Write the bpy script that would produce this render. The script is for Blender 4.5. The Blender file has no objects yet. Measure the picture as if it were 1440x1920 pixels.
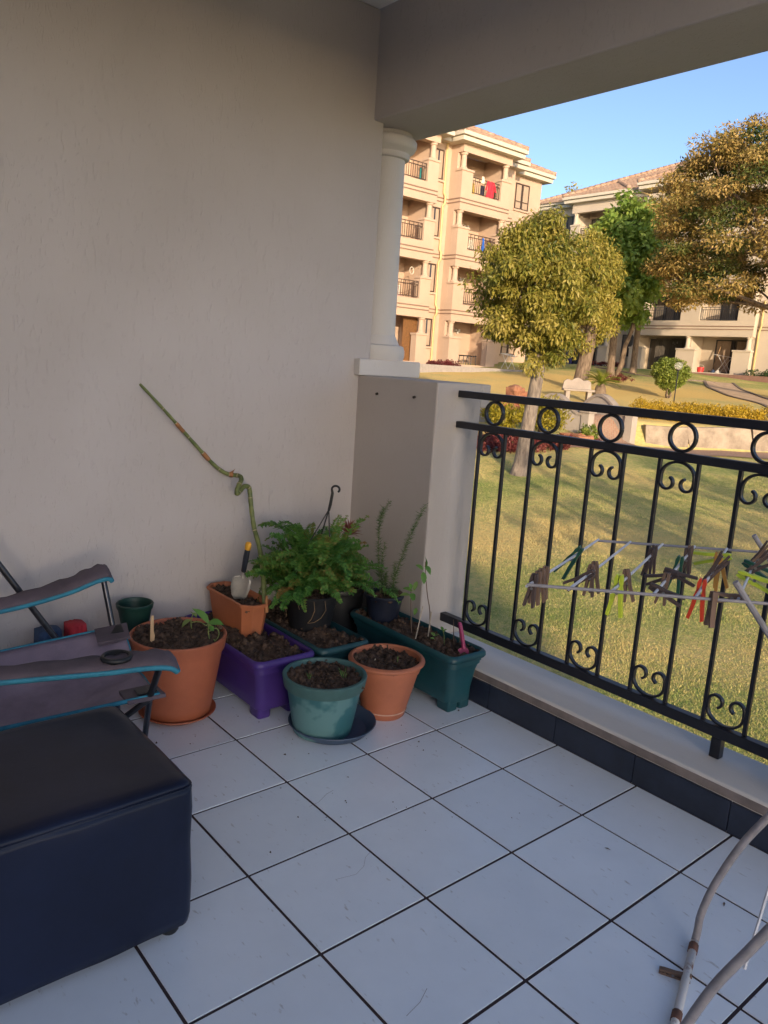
import bpy, math, random
import numpy as np
from mathutils import Vector, Matrix

# ------------------------------------------------------------------ camera, sky, sun, exposure
scene = bpy.context.scene
cam_data = bpy.data.cameras.new('camera')
cam = bpy.data.objects.new('camera', cam_data)
scene.collection.objects.link(cam)
scene.camera = cam
YAW, PITCH, ROLL = 2.43756423, -0.193745308, 0.0662823475
fwd = Vector((math.cos(PITCH) * math.cos(YAW), math.cos(PITCH) * math.sin(YAW), math.sin(PITCH)))
rgt0 = Vector((math.sin(YAW), -math.cos(YAW), 0))
up0 = rgt0.cross(fwd)
rgt = math.cos(ROLL) * rgt0 + math.sin(ROLL) * up0
upv = -math.sin(ROLL) * rgt0 + math.cos(ROLL) * up0
cam.matrix_world = Matrix(((rgt.x, upv.x, -fwd.x, 2.00136506), (rgt.y, upv.y, -fwd.y, -2.04720721),
                           (rgt.z, upv.z, -fwd.z, 1.42547986), (0, 0, 0, 1)))
cam_data.sensor_fit = 'VERTICAL'
cam_data.sensor_height = 36.0
cam_data.lens = 1448.34 / 1920 * 36.0
cam_data.clip_start = 0.05
cam_data.clip_end = 2000

SUN_EL, SUN_AZ = math.radians(12.0), math.radians(-32.0)      # azimuth measured from +x
sun_dir = Vector((math.cos(SUN_EL) * math.cos(SUN_AZ), math.cos(SUN_EL) * math.sin(SUN_AZ), math.sin(SUN_EL)))
world = bpy.data.worlds.new('World')
scene.world = world
world.use_nodes = True
wn = world.node_tree
bg = wn.nodes['Background']
skyt = wn.nodes.new('ShaderNodeTexSky')
skyt.sky_type = 'NISHITA'
skyt.sun_disc = False
skyt.sun_elevation = SUN_EL
skyt.sun_rotation = math.atan2(sun_dir.x, sun_dir.y)
skyt.altitude = 1400
skyt.air_density = 0.6
skyt.dust_density = 3.0
skyt.ozone_density = 1.0
wn.links.new(skyt.outputs[0], bg.inputs[0])
bg.inputs[1].default_value = 0.14
sl = bpy.data.lights.new('sun', 'SUN')
sl.energy = 2.8
sl.angle = math.radians(0.5)
sl.color = (1.0, 0.78, 0.53)
sun = bpy.data.objects.new('sun', sl)
scene.collection.objects.link(sun)
sun.rotation_euler = sun_dir.to_track_quat('Z', 'Y').to_euler()
sun.location = (20, -15, 20)
scene.view_settings.view_transform = 'Standard'
scene.view_settings.look = 'None'
scene.view_settings.gamma = 1.0
scene.view_settings.exposure = 1.2
scene.view_settings.use_curve_mapping = False
scene.render.engine = 'CYCLES'

# ------------------------------------------------------------------ helpers
COL = scene.collection
RNG = random.Random(7)
NP = np.random.default_rng(7)
PI = math.pi


def tag(o, label=None, cat=None, group=None, kind=None):
    if label: o['label'] = label
    if cat: o['category'] = cat
    if group: o['group'] = group
    if kind: o['kind'] = kind
    return o


def thing(name, loc, label, cat, group=None):
    o = bpy.data.objects.new(name, None)
    COL.objects.link(o)
    o.location = loc
    o.empty_display_size = 0.1
    return tag(o, label, cat, group)


def root_loc(o):
    v = Vector((0, 0, 0))
    while o is not None:
        v += Vector(o.location)
        o = o.parent
    return v


def copy_tree(o, parent=None):
    c = o.copy()
    COL.objects.link(c)
    if parent is not None:
        c.parent = parent
    for ch in list(o.children):
        copy_tree(ch, c)
    return c


class MB:
    """collects verts and faces; build() makes one mesh object (coordinates are world, unless the parent sits at the origin)"""
    def __init__(s):
        s.v, s.f = [], []

    def add(s, vs, fs):
        n = len(s.v)
        s.v.extend([tuple(p) for p in vs])
        s.f.extend([tuple(i + n for i in q) for q in fs])
        return s

    def box(s, x0, x1, y0, y1, z0, z1):
        vs = [(x, y, z) for z in (z0, z1) for y in (y0, y1) for x in (x0, x1)]
        return s.add(vs, [(0, 2, 3, 1), (4, 5, 7, 6), (0, 1, 5, 4), (2, 6, 7, 3), (0, 4, 6, 2), (1, 3, 7, 5)])

    def obox(s, c, ax, ay, az):
        """oriented box: centre and three half-axis vectors"""
        c, ax, ay, az = Vector(c), Vector(ax), Vector(ay), Vector(az)
        vs = [c + i * ax + j * ay + k * az for k in (-1, 1) for j in (-1, 1) for i in (-1, 1)]
        return s.add(vs, [(0, 2, 3, 1), (4, 5, 7, 6), (0, 1, 5, 4), (2, 6, 7, 3), (0, 4, 6, 2), (1, 3, 7, 5)])

    def tube(s, pts, r, n=8, cap=True, flat=1.0, closed=False):
        pts = [Vector(p) for p in pts]
        m = len(pts)
        rs = r if isinstance(r, (list, tuple)) else [r] * m
        base = len(s.v)
        T0 = (pts[1] - pts[0]).normalized()
        ref = Vector((0, 0, 1)) if abs(T0.z) < 0.9 else Vector((1, 0, 0))
        N = (ref - T0 * ref.dot(T0)).normalized()
        for i, p in enumerate(pts):
            if closed:
                T = (pts[(i + 1) % m] - pts[i - 1]).normalized()
            else:
                T = (pts[min(i + 1, m - 1)] - pts[max(i - 1, 0)]).normalized()
            N = N - T * N.dot(T)
            if N.length < 1e-6:
                N = T.orthogonal()
            N.normalize()
            B = T.cross(N)
            for k in range(n):
                a = 2 * PI * k / n
                s.v.append(tuple(p + N * (rs[i] * math.cos(a)) + B * (rs[i] * flat * math.sin(a))))
        last = m if closed else m - 1
        for i in range(last):
            j = (i + 1) % m
            for k in range(n):
                k2 = (k + 1) % n
                s.f.append((base + i * n + k, base + i * n + k2, base + j * n + k2, base + j * n + k))
        if cap and not closed:
            s.f.append(tuple(base + k for k in reversed(range(n))))
            s.f.append(tuple(base + (m - 1) * n + k for k in range(n)))
        return s

    def lathe(s, prof, n=32, c=(0, 0, 0), a0=0.0, a1=2 * PI):
        full = abs(a1 - a0 - 2 * PI) < 1e-6
        cols = n if full else n + 1
        base = len(s.v)
        for (r, z) in prof:
            for k in range(cols):
                a = a0 + (a1 - a0) * k / n
                s.v.append((c[0] + r * math.cos(a), c[1] + r * math.sin(a), c[2] + z))
        for i in range(len(prof) - 1):
            for k in range(n):
                k2 = (k + 1) % cols
                s.f.append((base + i * cols + k, base + i * cols + k2, base + (i + 1) * cols + k2, base + (i + 1) * cols + k))
        return s

    def prism(s, poly, o, u, w, d):
        """polygon in the plane o + a*u + b*w, extruded by vector d"""
        o, u, w, d = Vector(o), Vector(u), Vector(w), Vector(d)
        n = len(poly)
        vs = [o + u * a + w * b for a, b in poly] + [o + u * a + w * b + d for a, b in poly]
        fs = [tuple(reversed(range(n))), tuple(range(n, 2 * n))]
        fs += [(i, (i + 1) % n, n + (i + 1) % n, n + i) for i in range(n)]
        return s.add(vs, fs)

    def build(s, name, mat, parent=None, smooth=False, bevel=0.0, seg=2):
        me = bpy.data.meshes.new(name)
        off = root_loc(parent) if parent is not None else Vector((0, 0, 0))
        v = np.array(s.v, dtype=float) - np.array(off)
        me.from_pydata(v.tolist(), [], s.f)
        me.update()
        return finish(me, name, mat, parent, smooth, bevel, seg)


def finish(me, name, mat, parent=None, smooth=False, bevel=0.0, seg=2):
    if mat is not None:
        me.materials.append(mat)
    if smooth:
        me.polygons.foreach_set('use_smooth', [True] * len(me.polygons))
        if smooth != 'all':
            try:
                me.set_sharp_from_angle(angle=math.radians(40))
            except Exception:
                pass
    o = bpy.data.objects.new(name, me)
    COL.objects.link(o)
    if parent is not None:
        o.parent = parent
    if bevel:
        b = o.modifiers.new('bevel', 'BEVEL')
        b.width = bevel
        b.segments = seg
        b.limit_method = 'ANGLE'
        b.harden_normals = False
    return o


def np_mesh(name, V, F, mat, parent=None, smooth=False, attr=None, kind=None):
    """fast mesh from numpy arrays; F is (n,3) or (n,4); attr = per-vertex float written as 'tint'"""
    V = np.asarray(V, dtype=np.float32)
    F = np.asarray(F, dtype=np.int32)
    if parent is not None:
        V = V - np.array(root_loc(parent), dtype=np.float32)
    me = bpy.data.meshes.new(name)
    k = F.shape[1]
    me.vertices.add(len(V))
    me.vertices.foreach_set('co', V.ravel())
    me.loops.add(F.size)
    me.loops.foreach_set('vertex_index', F.ravel())
    me.polygons.add(len(F))
    me.polygons.foreach_set('loop_start', np.arange(0, F.size, k, dtype=np.int32))
    me.update(calc_edges=True)
    if attr is not None:
        a = me.attributes.new('tint', 'FLOAT', 'POINT')
        a.data.foreach_set('value', np.asarray(attr, dtype=np.float32))
    o = finish(me, name, mat, parent, smooth)
    if kind:
        o['kind'] = kind
    return o


# ------------------------------------------------------------------ materials
MATS = {}


def mat(name, col, rough=0.6, var=0.12, scale=6.0, bump=0.0, bscale=40.0, col2=None, stretch=(1, 1, 1), metal=0.0,
        spec=0.5, objvar=0.0, detail=6.0, bstretch=None, thr=(0.35, 0.65), coat=0.0, subsurf=0.0, trans=0.0):
    if name in MATS:
        return MATS[name]
    m = bpy.data.materials.new(name)
    m.use_nodes = True
    nt = m.node_tree
    N, L = nt.nodes, nt.links
    b = N['Principled BSDF']
    b.inputs['Roughness'].default_value = rough
    b.inputs['Metallic'].default_value = metal
    b.inputs['Specular IOR Level'].default_value = spec
    if coat:
        b.inputs['Coat Weight'].default_value = coat
        b.inputs['Coat Roughness'].default_value = 0.15
    tc = N.new('ShaderNodeTexCoord')
    mp = N.new('ShaderNodeMapping')
    mp.inputs['Scale'].default_value = stretch
    L.new(tc.outputs['Object'], mp.inputs[0])
    nz = N.new('ShaderNodeTexNoise')
    nz.inputs['Scale'].default_value = scale
    nz.inputs['Detail'].default_value = detail
    nz.inputs['Roughness'].default_value = 0.62
    L.new(mp.outputs[0], nz.inputs['Vector'])
    rp = N.new('ShaderNodeValToRGB')
    rp.color_ramp.elements[0].position = thr[0]
    rp.color_ramp.elements[1].position = thr[1]
    c = np.array(col)
    if col2 is None:
        a, d = c * (1 - var), np.minimum(c * (1 + var), 0.95)
    else:
        a, d = c, np.array(col2)
    rp.color_ramp.elements[0].color = (*a, 1)
    rp.color_ramp.elements[1].color = (*d, 1)
    L.new(nz.outputs['Fac'], rp.inputs[0])
    out = rp.outputs[0]
    if objvar:
        oi = N.new('ShaderNodeObjectInfo')
        mr = N.new('ShaderNodeMapRange')
        mr.inputs['To Min'].default_value = 1 - objvar
        mr.inputs['To Max'].default_value = 1 + objvar
        L.new(oi.outputs['Random'], mr.inputs[0])
        hs = N.new('ShaderNodeHueSaturation')
        L.new(mr.outputs[0], hs.inputs['Value'])
        L.new(out, hs.inputs['Color'])
        out = hs.outputs[0]
    L.new(out, b.inputs['Base Color'])
    if bump:
        mp2 = N.new('ShaderNodeMapping')
        mp2.inputs['Scale'].default_value = bstretch or stretch
        L.new(tc.outputs['Object'], mp2.inputs[0])
        n2 = N.new('ShaderNodeTexNoise')
        n2.inputs['Scale'].default_value = bscale
        n2.inputs['Detail'].default_value = 8
        L.new(mp2.outputs[0], n2.inputs['Vector'])
        bp = N.new('ShaderNodeBump')
        bp.inputs['Strength'].default_value = 1.0
        bp.inputs['Distance'].default_value = bump
        L.new(n2.outputs['Fac'], bp.inputs['Height'])
        L.new(bp.outputs[0], b.inputs['Normal'])
    MATS[name] = m
    return m


def leaf_mat(name, c_dark, c_light, rough=0.5, trans=0.35, spec=0.35):
    """leaf colour picked by the per-vertex attribute tint, with light passing through the blade"""
    if name in MATS:
        return MATS[name]
    m = bpy.data.materials.new(name)
    m.use_nodes = True
    nt = m.node_tree
    N, L = nt.nodes, nt.links
    b = N['Principled BSDF']
    out = N['Material Output']
    at = N.new('ShaderNodeAttribute')
    at.attribute_name = 'tint'
    rp = N.new('ShaderNodeValToRGB')
    cols = [c_dark, c_light] if not isinstance(c_dark[0], (tuple, list)) else list(c_dark)
    while len(rp.color_ramp.elements) < len(cols):
        rp.color_ramp.elements.new(0.5)
    for i, c in enumerate(cols):
        rp.color_ramp.elements[i].position = i / (len(cols) - 1)
        rp.color_ramp.elements[i].color = (*c, 1)
    L.new(at.outputs['Fac'], rp.inputs[0])
    L.new(rp.outputs[0], b.inputs['Base Color'])
    b.inputs['Roughness'].default_value = rough
    b.inputs['Specular IOR Level'].default_value = spec
    tr = N.new('ShaderNodeBsdfTranslucent')
    L.new(rp.outputs[0], tr.inputs['Color'])
    mx = N.new('ShaderNodeMixShader')
    mx.inputs[0].default_value = trans
    L.new(b.outputs[0], mx.inputs[1])
    L.new(tr.outputs[0], mx.inputs[2])
    L.new(mx.outputs[0], out.inputs['Surface'])
    MATS[name] = m
    return m


def plaster_mat(name, col, streak=1.0, rough=0.75):
    """painted plaster with brush marks, small pits and faint stains"""
    if name in MATS:
        return MATS[name]
    m = bpy.data.materials.new(name)
    m.use_nodes = True
    nt = m.node_tree
    N, L = nt.nodes, nt.links
    b = N['Principled BSDF']
    b.inputs['Roughness'].default_value = rough
    b.inputs['Specular IOR Level'].default_value = 0.3
    tc = N.new('ShaderNodeTexCoord')
    big = N.new('ShaderNodeTexNoise')
    big.inputs['Scale'].default_value = 1.7
    big.inputs['Detail'].default_value = 7
    L.new(tc.outputs['Object'], big.inputs['Vector'])
    rp = N.new('ShaderNodeValToRGB')
    c = np.array(col)
    rp.color_ramp.elements[0].position = 0.3
    rp.color_ramp.elements[0].color = (*(c * np.array((0.93, 0.92, 0.90))), 1)
    rp.color_ramp.elements[1].position = 0.7
    rp.color_ramp.elements[1].color = (*(c * 1.04), 1)
    L.new(big.outputs['Fac'], rp.inputs[0])
    L.new(rp.outputs[0], b.inputs['Base Color'])
    mp = N.new('ShaderNodeMapping')
    mp.inputs['Scale'].default_value = (62, 62, 17)
    mp.inputs['Rotation'].default_value = (0.16, 0.14, 0)
    L.new(tc.outputs['Object'], mp.inputs[0])
    n1 = N.new('ShaderNodeTexNoise')
    n1.inputs['Scale'].default_value = 1.0
    n1.inputs['Detail'].default_value = 5
    n1.inputs['Distortion'].default_value = 1.6
    L.new(mp.outputs[0], n1.inputs['Vector'])
    r1 = N.new('ShaderNodeValToRGB')
    r1.color_ramp.elements[0].position = 0.58
    r1.color_ramp.elements[1].position = 0.70
    L.new(n1.outputs['Fac'], r1.inputs[0])
    n2 = N.new('ShaderNodeTexNoise')
    n2.inputs['Scale'].default_value = 14
    n2.inputs['Detail'].default_value = 8
    L.new(tc.outputs['Object'], n2.inputs['Vector'])
    ad = N.new('ShaderNodeMath')
    ad.operation = 'MULTIPLY_ADD'
    ad.inputs[1].default_value = 0.75 * streak
    L.new(r1.outputs[0], ad.inputs[0])
    L.new(n2.outputs['Fac'], ad.inputs[2])
    bp = N.new('ShaderNodeBump')
    bp.inputs['Strength'].default_value = 0.8
    bp.inputs['Distance'].default_value = 0.0022
    L.new(ad.outputs[0], bp.inputs['Height'])
    L.new(bp.outputs[0], b.inputs['Normal'])
    MATS[name] = m
    return m


def glass_mat(name, col=(0.02, 0.025, 0.03), rough=0.08):
    if name in MATS:
        return MATS[name]
    m = bpy.data.materials.new(name)
    m.use_nodes = True
    b = m.node_tree.nodes['Principled BSDF']
    b.inputs['Base Color'].default_value = (*col, 1)
    b.inputs['Roughness'].default_value = rough
    b.inputs['Specular IOR Level'].default_value = 0.6
    MATS[name] = m
    return m

# ------------------------------------------------------------------ the balcony
M_wall = plaster_mat('wall_plaster', (0.475, 0.445, 0.448))
M_trim = plaster_mat('trim_plaster', (0.58, 0.555, 0.54), 0.5, 0.65)
M_ceil = mat('ceiling_paint', (0.85, 0.84, 0.82), 0.8, 0.02)
M_tile = None


def tile_material():
    m = bpy.data.materials.new('floor_tile_glaze')
    m.use_nodes = True
    nt = m.node_tree
    N, L = nt.nodes, nt.links
    b = N['Principled BSDF']
    tc = N.new('ShaderNodeTexCoord')
    oi = N.new('ShaderNodeObjectInfo')
    add = N.new('ShaderNodeVectorMath')
    add.operation = 'MULTIPLY_ADD'
    add.inputs[1].default_value = (1, 1, 1)
    mul = N.new('ShaderNodeVectorMath')
    mul.operation = 'SCALE'
    mul.inputs[0].default_value = (13.1, 7.7, 3.3)
    L.new(oi.outputs['Random'], mul.inputs['Scale'])
    L.new(tc.outputs['Object'], add.inputs[0])
    L.new(mul.outputs[0], add.inputs[2])
    n = N.new('ShaderNodeTexNoise')
    n.inputs['Scale'].default_value = 7
    n.inputs['Detail'].default_value = 9
    n.inputs['Roughness'].default_value = 0.65
    L.new(add.outputs[0], n.inputs['Vector'])
    rp = N.new('ShaderNodeValToRGB')
    rp.color_ramp.elements[0].position = 0.3
    rp.color_ramp.elements[0].color = (0.71, 0.76, 0.82, 1)
    rp.color_ramp.elements[1].position = 0.7
    rp.color_ramp.elements[1].color = (0.76, 0.81, 0.87, 1)
    L.new(n.outputs['Fac'], rp.inputs[0])
    # grey scuffs and brown specks of dirt
    n2 = N.new('ShaderNodeTexNoise')
    n2.inputs['Scale'].default_value = 30
    n2.inputs['Detail'].default_value = 4
    mp = N.new('ShaderNodeMapping')
    mp.inputs['Scale'].default_value = (1.0, 2.6, 1)
    mp.inputs['Rotation'].default_value = (0, 0, 0.6)
    L.new(add.outputs[0], mp.inputs[0])
    L.new(mp.outputs[0], n2.inputs['Vector'])
    r2 = N.new('ShaderNodeValToRGB')
    r2.color_ramp.elements[0].position = 0.66
    r2.color_ramp.elements[0].color = (0, 0, 0, 1)
    r2.color_ramp.elements[1].position = 0.80
    r2.color_ramp.elements[1].color = (0.75, 0.75, 0.75, 1)
    L.new(n2.outputs['Fac'], r2.inputs[0])
    mx = N.new('ShaderNodeMix')
    mx.data_type = 'RGBA'
    mx.inputs[7].default_value = (0.30, 0.27, 0.24, 1)
    L.new(r2.outputs[0], mx.inputs[0])
    L.new(rp.outputs[0], mx.inputs[6])
    hs = N.new('ShaderNodeHueSaturation')
    mr = N.new('ShaderNodeMapRange')
    mr.inputs['To Min'].default_value = 0.95
    mr.inputs['To Max'].default_value = 1.03
    L.new(oi.outputs['Random'], mr.inputs[0])
    L.new(mr.outputs[0], hs.inputs['Value'])
    L.new(mx.outputs[2], hs.inputs['Color'])
    L.new(hs.outputs[0], b.inputs['Base Color'])
    r3 = N.new('ShaderNodeMapRange')
    r3.inputs['To Min'].default_value = 0.29
    r3.inputs['To Max'].default_value = 0.33
    L.new(n.outputs['Fac'], r3.inputs[0])
    L.new(r3.outputs[0], b.inputs['Roughness'])
    bp = N.new('ShaderNodeBump')
    bp.inputs['Distance'].default_value = 0.00015
    L.new(n.outputs['Fac'], bp.inputs['Height'])
    L.new(bp.outputs[0], b.inputs['Normal'])
    return m


M_tile = tile_material()
M_grout = mat('grout', (0.045, 0.027, 0.029), 0.9, 0.3, 20)
T = 0.35
floor = MB().box(-1.3, 2.6, -5.4, 0.327, -0.30, -0.003).build('balcony_floor', M_grout)
floor['kind'] = 'structure'
tile_meshes = {}


def floor_tile(x0, x1, y0, y1):
    w, h = round(x1 - x0, 3), round(y1 - y0, 3)
    if (w, h) not in tile_meshes:
        mb = MB()
        a, b, e = w / 2, h / 2, 0.0007
        vs = [(-a, -b, -0.008), (a, -b, -0.008), (a, b, -0.008), (-a, b, -0.008),
              (-a, -b, -e), (a, -b, -e), (a, b, -e), (-a, b, -e),
              (-a + e, -b + e, 0), (a - e, -b + e, 0), (a - e, b - e, 0), (-a + e, b - e, 0)]
        fs = [(8, 9, 10, 11)]
        for k in range(4):
            k2 = (k + 1) % 4
            fs += [(k, k2, 4 + k2, 4 + k), (4 + k, 4 + k2, 8 + k2, 8 + k)]
        mb.add(vs, fs)
        me = bpy.data.meshes.new('tile')
        me.from_pydata(mb.v, [], mb.f)
        me.materials.append(M_tile)
        tile_meshes[(w, h)] = me
    o = bpy.data.objects.new('tile', tile_meshes[(w, h)])
    COL.objects.link(o)
    o.parent = floor
    o.location = ((x0 + x1) / 2, (y0 + y1) / 2, RNG.uniform(-0.0006, 0.0004))
    return o


g = 0.0043
for i in range(-4, 8):
    for j in range(-15, 1):
        x0, x1, y0, y1 = i * T + g, (i + 1) * T - g, j * T + g, (j + 1) * T - g
        if i == -4: x0 = -1.072
        if i == 7: x1 = 2.595
        if j == 0: y1 = 0.316
        floor_tile(x0, x1, y0, y1)

# hairline cracks in three of the glazed tiles
M_crack = mat('crack', (0.16, 0.13, 0.12), 0.9)
for name_pts in ([(0.165, -0.72), (0.16, -0.68), (0.135, -0.63), (0.13, -0.60)],
                 [(0.50, -0.86), (0.515, -0.80), (0.50, -0.76), (0.47, -0.73), (0.46, -0.705)],
                 [(0.96, -1.00), (0.95, -0.95), (0.93, -0.91)]):
    mb = MB()
    mb.tube([(x, y, 0.0001) for x, y in name_pts], 0.00045, 4)
    mb.build('tile_crack', M_crack, floor)

wall = MB().box(-1.305, -1.075, -5.4, 0.406, -0.30, 2.99).build('balcony_wall', M_wall, bevel=0.006)
tag(wall, 'tall beige plastered wall beside the potted plants', 'wall')
ceil = MB().box(-1.305, 1.455, -2.9, 0.345, 2.992, 3.15).build('ceiling', M_ceil)
ceil['kind'] = 'structure'
beam = MB().box(-1.6, 1.455, 0.347, 0.70, 2.52, 3.0).build('beam', M_wall, bevel=0.008)
MB().box(1.20, 1.455, -2.9, 0.3465, 2.74, 2.991).build('light_cut_beam', M_wall, None)  # unseen beam, added to cut the light on the upper wall
tag(bpy.data.objects['light_cut_beam'], 'unseen plastered beam added over the open side to darken the upper wall', 'beam')
tag(beam, 'thick grey beige concrete beam spanning above the column', 'beam')

M_pier = plaster_mat('pier_plaster', (0.45, 0.41, 0.39), 0.7)
pier = thing('pier', (-0.8, 0.48, -0.3), 'square plastered pier at the railing end with a flat top', 'pier')
MB().box(-1.304, -0.5, 0.340, 0.625, -1.2, 1.345).build('shaft', M_pier, pier, bevel=0.007)
MB().box(-1.304, -0.502, 0.6255, 0.688, 1.235, 1.344).build('cap', M_pier, pier, bevel=0.007)
M_rawl = mat('rusty_plug', (0.03, 0.022, 0.02), 0.8)
for px, pz in ((-0.915, 1.265), (-0.645, 1.27)):
    MB().tube([(px, 0.3395, pz), (px, 0.329, pz - 0.002)], 0.006, 8).build('wall_plug', M_rawl, pier)

col_ = thing('column', (-1.21, 0.54, 1.345), 'round off white column standing on a square plinth on the pier', 'column')
MB().box(-1.36, -1.03, 0.31, 0.71, 1.3455, 1.426).build('plinth', M_trim, col_, bevel=0.006)
prof = [(0.152, 0.0), (0.158, 0.02), (0.158, 0.05), (0.150, 0.072), (0.128, 0.078), (0.118, 0.098), (0.104, 0.125)]
MB().lathe([(0, 0)] + prof, 40, (-1.21, 0.54, 1.4265)).build('base', M_trim, col_, smooth=True)
MB().lathe([(0.104, 1.5515), (0.102, 1.6), (0.096, 2.40)], 40, (-1.21, 0.54, 0)).build('shaft', M_trim, col_, smooth=True)
capp = [(0.0965, 2.4005), (0.112, 2.404), (0.118, 2.415), (0.116, 2.428), (0.120, 2.434), (0.140, 2.445), (0.150, 2.465),
        (0.150, 2.485), (0.138, 2.500), (0.126, 2.503), (0.126, 2.5195)]
MB().lathe(capp, 40, (-1.21, 0.54, 0)).build('capital', M_trim, col_, smooth=True)

M_sill = plaster_mat('sill_plaster', (0.66, 0.625, 0.59), 0.4)
M_brown = mat('sill_edge_paint', (0.22, 0.18, 0.165), 0.7, 0.2, 12)
M_skirt = mat('skirting_glaze', (0.020, 0.026, 0.045), 0.28, 0.25, 9)
sill = thing('parapet_sill', (1.0, 0.46, 0), 'low plastered parapet sill with dark skirting under the railing', 'parapet')
MB().box(-0.4995, 2.6, 0.331, 0.596, -0.35, 0.148).build('kerb', M_sill, sill, bevel=0.012, seg=3)
MB().box(-0.4990, 2.599, 0.3285, 0.3312, 0.109, 0.138).build('painted_edge', M_brown, sill)
for i in range(-2, 8):
    x0, x1 = max(i * T + 0.0015 - 0.02, -0.499), min((i + 1) * T - 0.0015 - 0.02, 2.598)
    MB().box(x0, x1, 0.3185, 0.3308, 0.0005, 0.106).build('skirting_tile', M_skirt, sill, bevel=0.0015)

# railing
M_iron = mat('painted_iron', (0.012, 0.013, 0.020), 0.38, 0.2, 30, bump=0.0004, bscale=60)
YR = 0.4875
rail = thing('railing', (1.0, YR, 0.15), 'black painted iron railing with rings and scroll ornaments', 'railing')
MB().box(-0.5, 2.6, 0.470, 0.505, 1.283, 1.314).build('top_rail', M_iron, rail, bevel=0.003)
MB().box(-0.5, 2.6, 0.470, 0.505, 1.146, 1.176).build('middle_rail', M_iron, rail, bevel=0.003)
MB().box(-0.5, 2.6, 0.470, 0.505, 0.222, 0.262).build('bottom_rail', M_iron, rail, bevel=0.003)
MB().box(0.866, 0.902, 0.4705, 0.5045, 0.148, 0.2215).build('post', M_iron, rail, bevel=0.003)
bal_me = ring_me = top_sc = bot_sc = None


def arc_tube(pts2, r, flat=1.0, taper=None, n=8):
    mb = MB()
    rs = [r] * len(pts2) if taper is None else taper
    mb.tube([(x, 0, z) for x, z in pts2], rs, n)
    return mb


def rect_tube(pts2, hw, hd, tip=None):
    """flat bar bent along a path in the xz plane"""
    mb = MB()
    n = len(pts2)
    for i, (x, z) in enumerate(pts2):
        x0, z0 = pts2[max(i - 1, 0)]
        x1, z1 = pts2[min(i + 1, n - 1)]
        tx, tz = x1 - x0, z1 - z0
        l = math.hypot(tx, tz)
        nx, nz = -tz / l, tx / l
        w = hw
        d = hd * (tip(i / (n - 1)) if tip else 1)
        for a, b in ((-1, -1), (1, -1), (1, 1), (-1, 1)):
            mb.v.append((x + nx * w * a, d * b, z + nz * w * a))
    for i in range(n - 1):
        for k in range(4):
            k2 = (k + 1) % 4
            mb.f.append((i * 4 + k, i * 4 + k2, i * 4 + 4 + k2, i * 4 + 4 + k))
    mb.f.append((3, 2, 1, 0))
    mb.f.append(tuple((n - 1) * 4 + k for k in range(4)))
    return mb


def scroll_pts():
    """C scroll: a wide arch whose two ends curl inward"""
    half = []
    for k in range(15):
        a = PI / 2 - k / 14 * (PI / 2)
        half.append((0.0635 * math.cos(a), 0.052 * math.sin(a)))
    half.append((0.0635, -0.012))
    cx, cz = 0.0370, -0.0240
    for k in range(0, 17):
        a = -0.05 - k / 16 * (PI * 1.36)
        rr = 0.0262 * (1 - 0.22 * k / 16)
        half.append((cx + rr * math.cos(a), cz + rr * math.sin(a)))
    left = [(-x, z) for x, z in reversed(half[1:])]
    return left + half


SP = scroll_pts()
tipf = lambda t: 1.0
sc_me = rect_tube(SP, 0.0045, 0.0080)
bx = [-0.359 + 0.1474 * k for k in range(20)]
bal_mb = MB().box(-0.0068, 0.0068, -0.0068, 0.0068, 0.262, 1.146)
ring_mb = rect_tube([(0.0490 * math.cos(2 * PI * k / 32), 0.0490 * math.sin(2 * PI * k / 32)) for k in range(33)], 0.0052, 0.0085)
protos = {}


def rail_piece(kind, mb, x, z, flip=False):
    if kind not in protos:
        me = bpy.data.meshes.new(kind)
        me.from_pydata(mb.v, [], mb.f)
        me.materials.append(M_iron)
        protos[kind] = me
    o = bpy.data.objects.new(kind, protos[kind])
    COL.objects.link(o)
    o.parent = rail
    o.location = Vector((x, YR, z)) - Vector(rail.location)
    if flip:
        o.rotation_euler = (0, PI, 0)
    bv = o.modifiers.new('bevel', 'BEVEL')
    bv.width = 0.0012
    bv.segments = 1
    return o


for k, x in enumerate(bx):
    rail_piece('baluster', bal_mb, x, 0)
    if k % 2 == 0:
        c = x + 0.0737
        rail_piece('ring', ring_mb, c, 1.2295)
        rail_piece('scroll', sc_me, c, 1.146 - 0.0560)
        rail_piece('scroll', sc_me, c, 0.262 + 0.0560, True)

# unseen building parts round the balcony; the tall block is added to stop the sun
unseen_bldg = thing('sun_block_building', (4, -22, -1.2), 'unseen beige plastered block added behind the balcony to stop the low sun', 'building')
MB().box(-30.0, 35.7, -30.0, -20.0, -1.2, 11.2).build('wall', M_wall, unseen_bldg)
MB().box(-6.0, 1.46, -2.9, 0.345, 3.151, 3.75).build('roof_slab', M_wall, unseen_bldg)
MB().box(-1.30, 2.595, -5.4, 0.59, -1.2, -0.351).build('foundation', M_wall, unseen_bldg)
MB().box(-1.07, 0.9, -3.15, -2.9, -0.3, 3.15).build('light_stop_wall', M_wall, unseen_bldg)  # added out of view, cuts the light coming from behind
MB().box(1.22, 1.44, 0.36, 0.66, -1.2, 2.519).build('end_pier', M_wall, unseen_bldg)
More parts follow.
